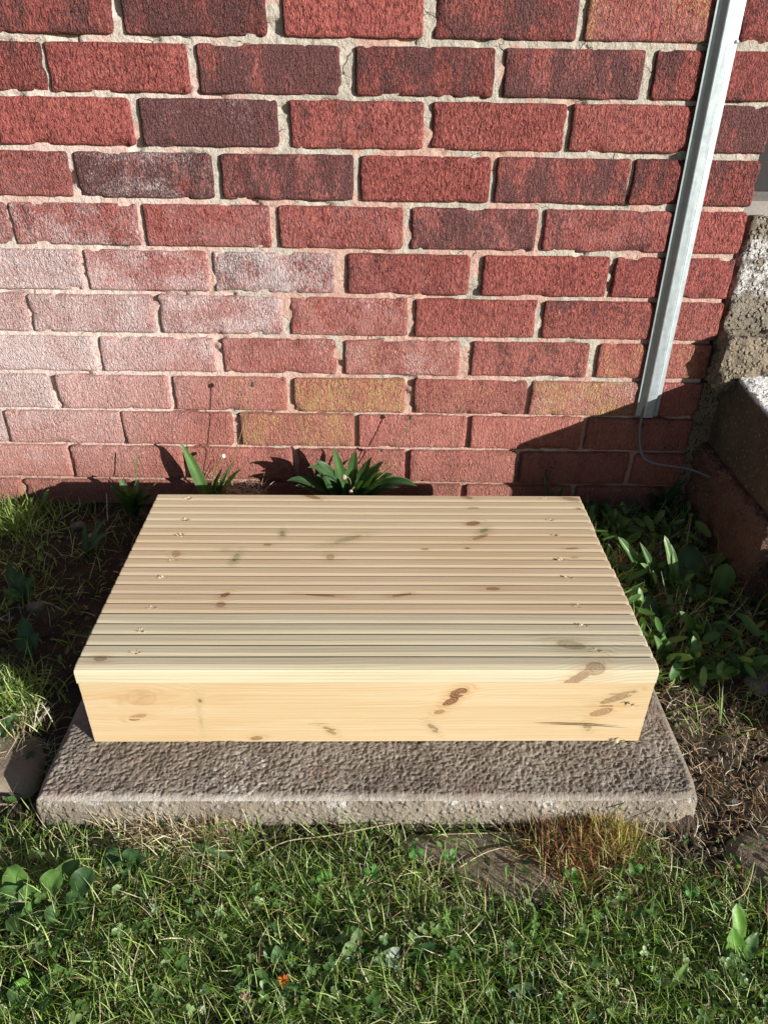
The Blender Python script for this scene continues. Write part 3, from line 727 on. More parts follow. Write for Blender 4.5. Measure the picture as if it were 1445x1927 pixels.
for z in zs_:
    for (a, d) in hat: V.append((rail_x(z)+a-rail.location[0], -.0052-d, z+.594))
for z in zs_:
    for (a, d) in hat: V.append((rail_x(z)+a-rail.location[0], -.0052-d+th_, z+.594))
N = len(zs_)*n
for i in range(len(zs_)-1):
    for k in range(n-1):
        F.append((i*n+k, i*n+k+1, (i+1)*n+k+1, (i+1)*n+k)); F.append((N+i*n+k+1, N+i*n+k, N+(i+1)*n+k, N+(i+1)*n+k+1))
    for k in (0, n-1): F.append((i*n+k, N+i*n+k, N+(i+1)*n+k, (i+1)*n+k))
for i in (0, len(zs_)-1):
    for k in range(n-1): F.append((i*n+k, N+i*n+k, N+i*n+k+1, i*n+k+1))
mesh('channel', V, F, M_steel, rail, smooth=False)
for px, py in ((1238, 714), (1386, 78)):
    P = wall(px, py, -.006); V, F = [], []
    for r, d in ((.0028, .0), (.0026, .0012), (.0014, .0018)):
        for k in range(12): a = k*math.pi/6; V.append((P[0]+r*math.cos(a)-rail.location[0], -.0058-d, P[2]+r*math.sin(a)+.594))
    for r in range(2):
        for k in range(12): j = (k+1) % 12; F.append((r*12+k, r*12+j, (r+1)*12+j, (r+1)*12+k))
    F.append(tuple(range(24, 36))); mesh('nail_head', V, F, M_steel, rail)
cabm = NT('grey_cable').done((.12, .125, .14), .45, spec=.5)
pth = [wall(1222, 740, -.009), wall(1207, 785, -.010), wall(1203, 810, -.013), wall(1204, 840, -.018), wall(1212, 862, -.028), wall(1232, 872, -.04), wall(1262, 877, -.055), wall(1300, 884, -.07), wall(1340, 900, -.09)]
pp = []
for i in range(len(pth)-1):
    a, b = pth[i], pth[i+1]; p0 = pth[max(0, i-1)]; p3 = pth[min(len(pth)-1, i+2)]
    for t in np.linspace(0, 1, 6, endpoint=False):
        pp.append(.5*((2*a)+(-p0+b)*t+(2*p0-5*a+4*b-p3)*t*t+(-p0+3*a-3*b+p3)*t**3))
pp.append(pth[-1])
V, F = tube(pp, [.0032]*28+[.0032-.0012*min(1, i/8) for i in range(len(pp)-28)], 8)
tag(mesh('cable', V, F, cabm), 'thin grey cable hanging out of the bottom of the metal capping', 'cable')

# ---------------------------------------------------------------- rubble
def lump(P, r, mat, name, label, cat, grp, seed, flat=.6):
    n, m = 14, 9; V, F = [], []
    for j in range(m):
        ph = math.pi*j/(m-1)
        for i in range(n):
            th = 2*math.pi*i/n
            d = np.array([math.cos(th)*math.sin(ph), math.sin(th)*math.sin(ph), math.cos(ph)])
            k = 1+.55*float(fbm(d[0]*1.6+d[2]*1.3+seed, d[1]*1.6+seed*.37, seed, 2))
            d2 = np.clip(d*k, -.8, .8); V.append((d2[0]*r*1.2, d2[1]*r, d2[2]*r*flat))
    for j in range(m-1):
        for i in range(n): i2 = (i+1) % n; F.append((j*n+i, (j+1)*n+i, (j+1)*n+i2, j*n+i2))
    o = mesh(name, V, F, mat, smooth=False); o.location = (P[0], P[1], P[2]+r*flat*.35); o.rotation_euler.z = seed
    return tag(o, label, cat, grp)
RUB = [(1137, 938, .020, M_stone, 'grey stone in the shade just behind the right rear corner of the step'),
       (1183, 955, .021, M_stone, 'larger blue grey stone in the dark bed by the wall'),
       (1180, 1000, .015, M_stone, 'pale angular stone among the weeds right of the step'),
       (1186, 1088, .014, M_stone, 'flat tan stone beside the right edge of the step'),
       (1280, 985, .012, M_stone, 'small grey stone under the drooping stalk by the doorsteps'),
       (1322, 1062, .022, M_stone, 'dull lump of rubble at the foot of the doorsteps'),
       (1430, 1290, .022, M_stone, 'rounded stone at the right edge of the photo'),
       (1378, 1512, .007, M_stone, 'small white pebble in the dry soil right of the slab'),
       (147, 992, .013, M_stone, 'stone poking from the dark soil left of the step'),
       (173, 1012, .010, M_stone, 'bluish stone in the dark soil near the left side of the step'),
       (70, 1145, .014, M_stone, 'half buried stone in the shaded earth at the left'),
       (30, 1490, .016, M_stone, 'brown stone by the left corner of the slab')]
for i, (px, py, r, mt, lb) in enumerate(RUB):
    lump(G(px, py), r, mt, 'stone', lb, 'stone', 'loose stones around the step', 501+i*3)
lump(G(1163, 1062), .018, M_redstone, 'brick_fragment', 'red broken brick fragment beside the right edge of the step', 'brick fragment', None, 601)
lump(G(528, 1815), .015, concrete_material('dark_clod', (.03, .025, .02), (.05, .04, .035), (.09, .075, .06), 0, 0, .002, 4), 'earth_clod', 'dark dry clod lying in the grass left of the orange flower', 'clod', None, 611, .5)
# fine gravel
def gravel(n, fn, seed):
    r = np.random.default_rng(seed); V, F, K = [], [], []
    base = np.array([(1, 0, 0), (-1, 0, 0), (0, 1, 0), (0, -1, 0), (0, 0, 1), (0, 0, -1)], float)
    tri = [(0, 2, 4), (2, 1, 4), (1, 3, 4), (3, 0, 4), (2, 0, 5), (1, 2, 5), (3, 1, 5), (0, 3, 5)]
    for i in range(n):
        x, y = fn(r); s_ = .0012+.0045*r.random()**3
        a = r.random()*6.28; Rz = np.array([[math.cos(a), -math.sin(a), 0], [math.sin(a), math.cos(a), 0], [0, 0, 1]])
        P = (base*(s_*(.6+.8*r.random(3))))@Rz.T+[x, y, float(ground_z(x, y))+s_*.2]
        o0 = len(V)*0+i*6; V.append(P); F += [(o0+a_, o0+b_, o0+c_) for a_, b_, c_ in tri]
    return np.concatenate(V), np.array(F)
V, F = gravel(2600, lambda r: ((r.uniform(.42, .75), r.uniform(-.85, 0)) if r.random() < .7 else (r.uniform(-.75, -.34), r.uniform(-.75, 0))), 5)
tag(mesh('gravel', V, F, M_gravel, smooth=False), 'loose gravel and crumbs scattered on the bare soil', 'gravel', kind='stuff')

# ---------------------------------------------------------------- blades
def blades(name, label, cat, N, sampler, Lr, Wr, lean, curl, palette, mat, seed, nseg=4, zoff=0.0):
    r = np.random.default_rng(seed)
    P = sampler(r, N); N = len(P)
    L_ = Lr[0]+(Lr[1]-Lr[0])*r.random(N)**1.5; Wd = Wr[0]+(Wr[1]-Wr[0])*r.random(N)
    az = r.random(N)*6.2832; el = lean[0]+(lean[1]-lean[0])*r.random(N)
    cu = curl[0]+(curl[1]-curl[0])*r.random(N); tw = (r.random(N)-.5)*2*curl[1]*.8
    pal = np.array(palette); wts = pal[:, 3]/pal[:, 3].sum(); ci = r.choice(len(pal), N, p=wts)
    col = pal[ci, :3]*(0.75+.5*r.random((N, 1)))
    V = np.zeros((N, nseg+1, 2, 3)); pos = np.stack([P[:, 0], P[:, 1], P[:, 2]+zoff-.003], 1)
    roll = (r.random(N)-.5)*1.6
    for k in range(nseg+1):
        t = k/nseg
        e_ = el-cu*t; a = az+tw*t
        d = np.stack([np.cos(a)*np.cos(e_), np.sin(a)*np.cos(e_), np.sin(e_)], 1)
        s_ = np.stack([-np.sin(a)*np.cos(roll), np.cos(a)*np.cos(roll), np.sin(roll)], 1)
        w = Wd*(1-t**2.2)*.5+.00008
        V[:, k, 0] = pos-s_*w[:, None]; V[:, k, 1] = pos+s_*w[:, None]
        pos = pos+d*(L_/nseg)[:, None]
        gz = ground_z(pos[:, 0], pos[:, 1])+.001; pos[:, 2] = np.maximum(pos[:, 2], gz)
    base = (np.arange(N)*(nseg+1)*2)[:, None, None]
    k = np.arange(nseg)[None, :, None]*2
    F = (base+k+np.array([0, 1, 3, 2])[None, None, :]).reshape(-1, 4)
    tt = np.linspace(0, 1, nseg+1)[None, :, None, None]
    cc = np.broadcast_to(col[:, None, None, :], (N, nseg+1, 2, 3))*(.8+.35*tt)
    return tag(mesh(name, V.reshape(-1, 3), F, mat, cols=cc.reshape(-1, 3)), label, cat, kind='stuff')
def on_ground(xy):
    return np.stack([xy[:, 0], xy[:, 1], ground_z(xy[:, 0], xy[:, 1])], 1)
def inside(xy, pad=0):   # slab, step, walls footprint
    x, y = xy[:, 0], xy[:, 1]
    s_ = (x > -.368-pad) & (x < .470+pad) & (y > -.704-pad) & (y < -.14)
    s_ &= ~((x > .425) & (y > -.47)); s_ &= ~((x < -.335) & (y > -.44))
    st_ = (x > X0-.005) & (x < X0+W_+.005) & (y > Y0-D_-.01) & (y < Y0+.005)
    blk = (x > .69) & (y > -.31); blk |= (x > .705) & (y > -.67)
    return s_ | st_ | blk | (y > -.004)
def blob(P, cx, cy, rx, ry):
    c = at(cx, cy, 'z', -.83); ex = at(cx+rx, cy, 'z', -.83); ey = at(cx, cy-ry, 'z', -.83)
    return np.exp(-(((P[:, 0]-c[0])/(ex[0]-c[0]))**2+((P[:, 1]-c[1])/(ey[1]-c[1]))**2))
def bare(P):
    v = 1.1*blob(P, 955, 1622, 105, 55)+.75*blob(P, 1300, 1560, 150, 60)+1.0*blob(P, 1410, 1590, 70, 45)+.8*blob(P, 620, 1575, 200, 18)+.95*blob(P, 820, 1590, 60, 25)+1.2*blob(P, 10, 1420, 70, 60)
    v += .8*blob(P, 1330, 1440, 110, 160)
    return v
def lawn(lo, hi, dens, x0=-.75, x1=.95):
    def f(r, N):
        x = r.uniform(x0, x1, N); y = r.uniform(lo, hi, N); xy = np.stack([x, y], 1)
        keep = (~inside(xy)) & (r.random(N) < dens(xy))
        return on_ground(xy[keep])
    return f
def d_front(xy):
    x, y = xy[:, 0], xy[:, 1]
    d = ss(-.690, -.745, y)*(.55+1.1*np.clip(fbm(x/.05, y/.05, 700, 3)+.35, 0, 1))
    d = d*np.clip(1-bare(xy), 0, 1); d = d*(1-.85*ss(.45, .50, x)*ss(-.80, -.74, y))
    return d
def d_left(xy):
    x, y = xy[:, 0], xy[:, 1]
    n = np.clip(fbm(x/.06, y/.06, 710, 3)+.45, 0, 1)
    d = ss(-.36, -.41, x)*ss(-.78, -.70, y)*(.25+.5*n)
    d = d+ss(-.50, -.58, x)*.7*n; d = d*np.clip(1-1.2*blob(xy, 10, 1415, 80, 70), 0, 1)
    d = d*(1-.75*ss(-.45, -.40, x)*ss(-.5, -.35, y))
    return d*ss(-.74, -.68, y)
def patch(cx, cy, rx, ry, z=None, ymax=None):
    def f(r, N):
        c = G(cx, cy); ex = at(cx+rx, cy, 'z', c[2]); ey = at(cx, cy-ry, 'z', c[2])
        xy = np.stack([c[0]+(ex[0]-c[0])*r.normal(0, .55, N), c[1]+(ey[1]-c[1])*r.normal(0, .55, N)], 1)
        if ymax is not None: xy[:, 1] = np.minimum(xy[:, 1], ymax)
        return on_ground(xy)
    return f
GP = [(.15, .26, .045, 3), (.235, .36, .07, 3), (.33, .45, .11, 3), (.08, .17, .03, 1.4), (.44, .49, .21, 2.2), (.64, .61, .40, 1.6), (.38, .22, .11, .35)]
DP = [(.50, .40, .25, 3), (.62, .53, .38, 2.5), (.34, .23, .13, 2), (.26, .12, .07, 1), (.70, .62, .50, 1.2)]
BP = [(.30, .13, .06, 3), (.40, .21, .10, 2), (.20, .09, .05, 2), (.48, .32, .16, 1)]
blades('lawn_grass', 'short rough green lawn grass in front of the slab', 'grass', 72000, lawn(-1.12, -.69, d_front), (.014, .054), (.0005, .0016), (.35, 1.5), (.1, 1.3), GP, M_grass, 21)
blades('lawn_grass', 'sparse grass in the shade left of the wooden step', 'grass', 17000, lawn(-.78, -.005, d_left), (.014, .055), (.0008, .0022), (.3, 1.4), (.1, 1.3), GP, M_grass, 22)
def d_fardry(xy):
    x, y = xy[:, 0], xy[:, 1]
    return ss(-.700, -.72, y)*np.clip(1-.8*bare(xy), 0, 1)*(.42+.9*blob(xy, 320, 1580, 130, 40)+.5*blob(xy, 40, 1640, 80, 60)+.5*blob(xy, 870, 1700, 200, 60)+.6*blob(xy, 1100, 1650, 100, 60)+.35*blob(xy, 1250, 1600, 200, 60))
blades('dry_grass', 'dead straw coloured grass matted through the lawn', 'dry grass', 30000, lawn(-1.12, -.70, d_fardry), (.012, .055), (.0004, .0011), (-.1, 1.0), (-.4, 1.5), DP, M_straw, 23)
def d_right(xy):
    x, y = xy[:, 0], xy[:, 1]
    n = np.clip(fbm(x/.03, y/.03, 720, 3)+.5, 0, 1)
    return ss(.455-.35*ss(-.70, -.73, y), .475-.30*ss(-.70, -.73, y), x)*ss(-.83, -.75, y)*(.25+.75*ss(-.44, -.52, y))*(n*1.2)
blades('dry_grass', 'tangle of dead straw on the bare soil right of the slab', 'dry grass', 26000, lawn(-.86, -.01, d_right, .12, .80), (.008, .045), (.0004, .0011), (-.1, .9), (-.8, 1.8), DP+BP[:2], M_straw, 24)
blades('dry_grass', 'thin dead stalks over the shaded flat stone at the left', 'dry grass', 160, patch(45, 1420, 60, 60), (.02, .07), (.0005, .001), (.1, .9), (-.5, 1.2), DP, M_straw, 34)
blades('straw_tuft', 'bleached straw tuft overhanging the front edge of the slab at the left', 'straw tuft', 2000, patch(325, 1572, 100, 28, ymax=-.712), (.014, .050), (.0006, .0016), (-.1, 1.3), (-.4, 1.6), DP, M_straw, 25, zoff=.006)
blades('dead_moss_tuft', 'rusty brown dead tuft growing against the right front of the slab', 'dead tuft', 3200, patch(1080, 1600, 80, 60, ymax=-.712), (.014, .044), (.0006, .0014), (.5, 1.5), (0, .9), BP, M_straw, 26, zoff=.004)
blades('yellow_grass_tuft', 'fine yellow green tuft in front of the slab near its right corner', 'grass tuft', 900, patch(1135, 1580, 42, 34, ymax=-.712), (.016, .052), (.0005, .0012), (.5, 1.55), (-.1, .9), [(.50, .42, .14, 3), (.32, .34, .09, 2), (.56, .36, .16, 3)], M_grass, 27, zoff=.004)
blades('straw_tuft', 'dry straw heap against the wall beside the plantain', 'straw tuft', 260, lambda r, N: np.stack([np.interp(r.random(N), [0, 1], [wall(420, 900)[0], wall(500, 900)[0]]), -.02-.04*r.random(N), -.765+.02*r.random(N)], 1), (.02, .055), (.0005, .0013), (-.2, .9), (-.4, 1.2), DP, M_straw, 28)
blades('lawn_grass', 'tufts of sunlit grass at the foot of the wall at the far left', 'grass', 700, patch(25, 985, 75, 38), (.022, .06), (.001, .0028), (.6, 1.5), (0, .8), GP[1:5], M_grass, 29)
blades('lawn_grass', 'sunlit grass tuft at the left edge above the shaded flat stone', 'grass', 900, patch(5, 1325, 75, 45), (.02, .055), (.0007, .002), (.4, 1.4), (0, 1.2), GP, M_grass, 33)
blades('dry_grass', 'thin dead stalks in the dark weed bed right of the step', 'dry grass', 900, lambda r, N: on_ground(np.stack([r.uniform(.43, .69, N), r.uniform(-.47, -.02, N)], 1)), (.03, .09), (.0005, .0011), (.0, 1.1), (-.6, 1.3), DP[:3], M_straw, 30)
blades('lawn_grass', 'green grass blades in the dark weed bed right of the step', 'grass', 900, lambda r, N: on_ground(np.stack([r.uniform(.42, .71, N), r.uniform(-.58, -.02, N)], 1)), (.03, .075), (.0009, .0022), (.5, 1.45), (0, 1.1), GP[:3], M_grass, 31)

# ---------------------------------------------------------------- clover and small leaves (uncountable)
def leaflets(name, label, cat, N, sampler, Rr, palette, seed, tri=True, h=(.006, .02), mat=None, tilt=.5, elong=1.0):
    r = np.random.default_rng(seed); P = sampler(r, N); V, F, K = [], [], []; n = 8; c0 = 0
    pal = np.array(palette); w = pal[:, 3]/pal[:, 3].sum()
    for p in P:
        R_ = r.uniform(*Rr); a0 = r.random()*6.28; hh = r.uniform(*h); nrm = np.array([r.normal(0, tilt), r.normal(0, tilt), 1.]); nrm /= np.linalg.norm(nrm)
        t = np.cross(nrm, [0, 1, .1]); t /= np.linalg.norm(t); b = np.cross(nrm, t)
        col = pal[r.choice(len(pal), p=w), :3]*(.75+.5*r.random())
        for q in range(3 if tri else 1):
            a = a0+q*2.094; d = t*math.cos(a)+b*math.sin(a); s_ = np.cross(nrm, d)
            cen = p+np.array([0, 0, hh])+d*R_*(1.02 if tri else 0)
            V.append(cen+nrm*(-.15*R_)); K.append(col*1.15)
            for k in range(n):
                th = 2*math.pi*k/n; rr = R_*(.80 if (tri and k == 0) else 1)
                V.append(cen+d*math.cos(th)*rr*elong+s_*math.sin(th)*rr*.92+nrm*(.25*R_*abs(math.sin(th)))); K.append(col)
            for k in range(n): F.append((c0, c0+1+k, c0+1+(k+1) % n))
            c0 += n+1
    return tag(mesh(name, np.array(V), np.array(F), mat or M_leaf, cols=np.array(K)), label, cat, kind='stuff')
CP = [(.080, .165, .040, 3), (.12, .22, .055, 3), (.055, .115, .032, 2), (.22, .31, .12, 1.5)]
def d_clov(xy):
    x, y = xy[:, 0], xy[:, 1]
    n = ss(-.05, .18, fbm(x/.07, y/.07, 740, 3)+.18*ss(-.80, -.93, y)+.10*ss(.1, .4, x))
    return n*ss(-.74, -.80, y)*np.clip(1-1.3*bare(xy), 0, 1)
leaflets('clover', 'clover spread thickly through the lawn', 'clover', 3300, lawn(-1.12, -.72, d_clov), (.0020, .0045), CP, 41, True, (.007, .026))
leaflets('small_weeds', 'tiny round weed leaves mixed into the grass', 'weeds', 6500, lawn(-1.12, -.72, lambda xy: .35+.65*d_clov(xy)), (.0014, .0038), CP, 42, False, (.002, .016), elong=1.7)
leaflets('small_weeds', 'tiny weed leaves in the dark bed between step and doorsteps', 'weeds', 420, lambda r, N: on_ground(np.stack([r.uniform(.42, .70, N), r.uniform(-.46, -.01, N)], 1)), (.002, .006), CP, 43, False, (.004, .03), elong=1.5)
leaflets('small_weeds', 'tiny weed leaves on the shaded soil left of the step', 'weeds', 260, lawn(-.70, -.01, d_left), (.003, .006), CP, 44, False, (.004, .015), elong=1.4)
leaflets('weed_leaves', 'narrow dark weed leaves filling the bed between step and doorsteps', 'weeds', 330, lambda r, N: on_ground(np.stack([r.uniform(.43, .70, N), r.uniform(-.50, -.03, N)], 1)), (.003, .0088), [(.07, .17, .045, 3), (.11, .24, .06, 2), (.17, .30, .08, 1)], 46, False, (.006, .045), tilt=.9, elong=2.6)
# litter of dead leaf flakes on the dry soil
leaflets('leaf_litter', 'crumbled brown leaf litter on the soil around the slab', 'leaf litter', 2200, lawn(-.86, -.01, lambda xy: .9*d_right(xy)+.35*d_left(xy)), (.0016, .0045), [(.20, .13, .08, 3), (.32, .24, .16, 2), (.12, .07, .05, 2)], 45, False, (.001, .006), mat=M_straw, tilt=.8, elong=1.5)

# ---------------------------------------------------------------- plants with countable leaves
def leaf_mesh(P0, P1, P2, W, col, prof='lance', roll=0., fold=.25, wav=.0, seed=0, hint=(0, -.55, .83)):
    ns, nc = 12, 6; C_ = bez(P0, P1, P2, ns+1); hint = Vector(hint); V, K = [], []
    for i in range(ns+1):
        t = i/ns; T = Vector(C_[min(i+1, ns)]-C_[max(i-1, 0)]).normalized()
        S = T.cross(hint); S = S.normalized() if S.length > 1e-4 else Vector((1, 0, 0)); Nn = S.cross(T).normalized()
        S = Matrix.Rotation(roll, 3, T) @ S; Nn = Matrix.Rotation(roll, 3, T) @ Nn
        if prof == 'lance': w = math.sin(math.pi*min(1, (.04+.96*t))**.85)**.85
        elif prof == 'spat': w = (.22+.78*ss(.15, .6, t))*math.sqrt(max(0, 1-max(0, (t-.62)/.38)**2.2))
        else: w = math.sin(math.pi*(.03+.97*t)**.7)**.7*(1 if i % 2 else .82)
        w = W*.5*(float(w)+.03)
        for k in range(nc+1):
            f = -1+2*k/nc
            up = abs(f)*fold*w+wav*w*math.sin(t*14+f*3+seed)*abs(f)
            V.append(Vector(C_[i])+S*(f*w)+Nn*up)
            vein = 1.4 if k == nc//2 else (.88 if k % 2 else 1.08)
            K.append([c*vein*(.9+.2*math.sin(t*9+seed)*.5) for c in col])
    return np.array([tuple(v) for v in V]), grid_faces(nc+1, ns+1), np.array(K)
def plant(name, label, cat, base, leaves, group=None, stems=()):
    t = thing(name, label, cat, base, group); B = np.array(base, float)
    for i, lf in enumerate(leaves):
        tip = np.array(lf['tip'], float); b0 = B+np.array([random.uniform(-.006, .006), random.uniform(-.004, .004), 0])
        L_ = np.linalg.norm(tip-b0); ctrl = (b0+tip)/2+np.array([0, 0, L_*lf.get('arch', .18)])+np.array(lf.get('push', (0, 0, 0)))
        if not lf.get('bent', True): ctrl = (b0+tip)/2
        V, F, K = leaf_mesh(b0-B, ctrl-B, tip-B, lf['w'], lf.get('col', (.07, .17, .04)), lf.get('prof', 'lance'), lf.get('roll', 0), lf.get('fold', .3), lf.get('wav', .16), i+1, lf.get('hint', (0, -.55, .83)))
        mesh('leaf', V, F, M_leaf, t, cols=K*(.75+.35*random.random()))
    for sdef in stems:
        tip = np.array(sdef['tip']); ctrl = (B+tip)/2+np.array(sdef.get('push', (0, 0, 0)))
        path = bez((0, 0, 0), ctrl-B, tip-B, 14); V, F = tube(path, sdef.get('r', .0008)*1.25, 5)
        o = mesh('stem', V, F, M_leaf, t, cols=np.tile(np.array([sdef.get('col', (.34, .30, .15))]), (len(V), 1)))
        if sdef.get('head'):
            hr, hl, hc = sdef['head']; d = (path[-1]-path[-2]); d = d/np.linalg.norm(d); V, F = [], []
            Vd = Vector(d); s1 = Vd.cross(Vector((.2, 1, .1))).normalized(); s2 = Vd.cross(s1)
            m_, n_ = 9, 10
            for j in range(m_):
                ph = math.pi*j/(m_-1)
                for k in range(n_):
                    th = 2*math.pi*k/n_; rr = hr*math.sin(ph)*(1+.22*((j+k) % 2)); V.append(Vector(path[-1])+Vd*(hl/2-hl/2*math.cos(ph))+s1*math.cos(th)*rr+s2*math.sin(th)*rr)
            for j in range(m_-1):
                for k in range(n_): k2 = (k+1) % n_; F.append((j*n_+k, (j+1)*n_+k, (j+1)*n_+k2, j*n_+k2))
            V = np.array([tuple(v) for v in V]); cc = np.tile(np.array([hc]), (len(V), 1))*(.7+.6*rng.random((len(V), 1)))
            mesh('seed_head', V, F, M_straw, t, smooth=False, cols=cc)
    return t
def Lf(px, py, y, w, **k): return dict(tip=wall(px, py, y), w=w, **k)
gA, gB, gC, gD = (.075, .155, .050), (.10, .195, .060), (.055, .120, .042), (.16, .27, .085)
bh = wall(652, 930, -.045); bh[2] = -.800
plant('plantain', 'large ribwort plantain with many leaves growing between wall and back of step', 'plantain', bh, [
    Lf(628, 842, -.060, .022, col=gA), Lf(594, 866, -.075, .026, col=gA, arch=.3), Lf(669, 846, -.05, .026, col=gA), Lf(700, 860, -.06, .024, col=gA), Lf(722, 868, -.055, .026, col=gB),
    Lf(715, 884, -.085, .024, col=gA), Lf(740, 892, -.07, .024, col=gB, arch=.3), Lf(776, 906, -.06, .028, col=gB, arch=.35), Lf(752, 918, -.085, .024, col=gA, arch=.3), Lf(556, 914, -.06, .022, col=gC, arch=.3),
    Lf(596, 895, -.095, .026, col=gC, arch=.35), Lf(612, 880, -.05, .024, col=gC), Lf(684, 905, -.10, .024, col=gC), Lf(640, 905, -.09, .016, col=gA), Lf(710, 915, -.10, .02, col=gC), Lf(540, 905, -.07, .024, col=gC, arch=.4), Lf(580, 880, -.10, .022, col=gC, arch=.4), Lf(785, 915, -.09, .024, col=gC, arch=.4), Lf(690, 870, -.035, .016, col=gC)],
    stems=[dict(tip=wall(649, 898, -.115), push=(.02, 0, .05), head=(.0045, .008, (.42, .37, .28))), dict(tip=wall(661, 924, -.135), push=(.02, 0, .06), head=(.0036, .006, (.42, .37, .28))),
           dict(tip=wall(771, 790, -.04), push=(.012, 0, -.02), r=.0007, head=(.0032, .010, (.10, .07, .05))), dict(tip=wall(718, 851, -.03), r=.0006, head=(.003, .007, (.10, .07, .05))), dict(tip=wall(745, 872, -.075), push=(0, 0, .02), col=(.35, .32, .16), r=.0012)])
bh = wall(395, 925, -.035); bh[2] = -.800
plant('plantain', 'single tall bitten leaf with small leaves by the wall left of the straw heap', 'plantain', bh, [
    Lf(341, 834, -.045, .022, col=gB, arch=.12, fold=.4), Lf(424, 905, -.05, .010, col=gA), Lf(420, 880, -.06, .010, col=gA), Lf(440, 868, -.04, .012, col=gD, prof='ovate', arch=.1), Lf(455, 882, -.05, .014, col=gD, prof='ovate')],
    stems=[dict(tip=wall(475, 728, -.070), push=(.015, 0, 0), r=.0006, head=(.0034, .010, (.09, .06, .05))), dict(tip=wall(419, 860, -.055), push=(-.015, 0, .02), r=.001, col=(.24, .30, .08), head=(.0038, .007, (.66, .62, .55)))])
bh = wall(248, 935, -.05); bh[2] = -.802
plant('leafy_weed', 'dark leafy weed at the wall by the left rear corner of the step', 'weed', bh, [
    Lf(225, 900, -.06, .022, col=(.16, .24, .11), prof='ovate'), Lf(262, 903, -.06, .020, col=(.15, .22, .10), prof='ovate'), Lf(208, 915, -.08, .018, col=gC, prof='ovate'), Lf(285, 915, -.08, .022, col=gC, prof='ovate'), Lf(255, 925, -.10, .024, col=gC, prof='ovate'), Lf(235, 935, -.11, .022, col=gC, prof='ovate'),
    Lf(290, 935, -.09, .020, col=gC, prof='ovate'), Lf(217, 932, -.05, .020, col=gA, prof='ovate'), Lf(275, 945, -.11, .022, col=gC, prof='ovate')],
    stems=[dict(tip=wall(258, 855, -.045), r=.0008, col=(.13, .25, .05)), dict(tip=wall(300, 902, -.06), push=(.0, 0, .01), r=.0006, col=(.25, .28, .12))])
bh = wall(1040, 935, -.03); bh[2] = -.802
plant('grass_clump', 'few thin grass shoots at the wall behind the right part of the step', 'grass clump', bh, [Lf(1020, 882, -.03, .004, col=gA), Lf(1050, 905, -.04, .005, col=gB), Lf(1062, 915, -.05, .007, col=gC), Lf(1030, 912, -.04, .004, col=gC)])
# weeds right of the step: base and tips given on/above the soil
def weed(name, label, cat, bpx, tips, group=None, stems=()):
    b = G(*bpx); lv = []
    for (px, py, h, w, kw) in tips:
        lv.append(dict(tip=at(px, py, 'z', b[2]+h), w=w, **kw))
    ss_ = [dict(s_, tip=at(s_['px'][0], s_['px'][1], 'z', b[2]+s_['h'])) for s_ in stems]
    return plant(name, label, cat, b, lv, group, ss_)
k = dict
weed('plantain', 'bright leaved young plant touching the right rear edge of the step', 'plantain', (1128, 975), [(1118, 948, .05, .016, k(col=gD)), (1122, 962, .045, .016, k(col=gB)), (1145, 985, .03, .02, k(col=gB)), (1112, 940, .03, .014, k(col=gA)), (1130, 992, .02, .018, k(col=gA))])
weed('plantain', 'dark arching plantain leaves near the rear right corner of the step', 'plantain', (1150, 1010), [(1188, 978, .055, .026, k(col=gA)), (1158, 955, .06, .018, k(col=gA)), (1215, 1000, .03, .028, k(col=gC)), (1155, 990, .05, .012, k(col=gD)), (1205, 1020, .02, .022, k(col=gC))])
weed('plantain', 'plantain with long sunlit upright leaves right of the middle of the step', 'plantain', (1230, 1105), [(1162, 1010, .085, .015, k(col=gB, arch=.05, fold=.6, prof='spat')), (1203, 1020, .085, .014, k(col=gA, arch=.1, fold=.5)), (1150, 1060, .03, .018, k(col=gC)), (1190, 1085, .02, .016, k(col=gA)), (1215, 1130, .02, .016, k(col=gC)), (1180, 1035, .06, .022, k(col=gA)), (1204, 1060, .055, .014, k(col=gD, fold=.5)), (1222, 1060, .05, .022, k(col=gC)), (1246, 1075, .04, .02, k(col=gC))])
weed('broadleaf_weed', 'tall plant with a pale folded tip and wide dark leaves before the doorsteps', 'weed', (1275, 1120), [(1250, 1008, .10, .012, k(col=gD, arch=.1, prof='spat')), (1262, 1024, .085, .011, k(col=gB)), (1305, 1030, .06, .045, k(col=gC, prof='spat')), (1262, 1060, .045, .040, k(col=gC, prof='spat')), (1300, 1095, .03, .035, k(col=gA, prof='spat')), (1330, 1120, .02, .03, k(col=gC, prof='spat')), (1240, 1110, .03, .024, k(col=gC))],
     stems=[k(px=(1300, 972), h=.09, r=.0009, col=(.26, .26, .18), head=(.004, .006, (.10, .08, .08)))])
weed('broadleaf_weed', 'wide upright leaf with a gnawed pale top beside the doorsteps', 'weed', (1340, 1145), [(1366, 1060, .085, .036, k(col=gA, prof='spat', arch=.05, fold=.25)), (1345, 1100, .05, .02, k(col=gC)), (1320, 1130, .02, .02, k(col=gC))])
weed('plantain', 'low plantain with one pale tipped leaf in the shade', 'plantain', (1310, 1200), [(1278, 1150, .06, .020, k(col=gB, arch=.1)), (1295, 1165, .03, .022, k(col=gC)), (1340, 1205, .02, .024, k(col=gC)), (1290, 1215, .02, .02, k(col=gA)), (1365, 1180, .03, .024, k(col=gC))])
weed('plantain', 'narrow leaved plantain at the right front part of the step', 'plantain', (1250, 1245), [(1230, 1195, .055, .014, k(col=gB, arch=.05)), (1248, 1190, .05, .014, k(col=gA, arch=.1)), (1258, 1205, .045, .016, k(col=gA)), (1236, 1222, .03, .012, k(col=gD)), (1268, 1240, .02, .016, k(col=gA))])
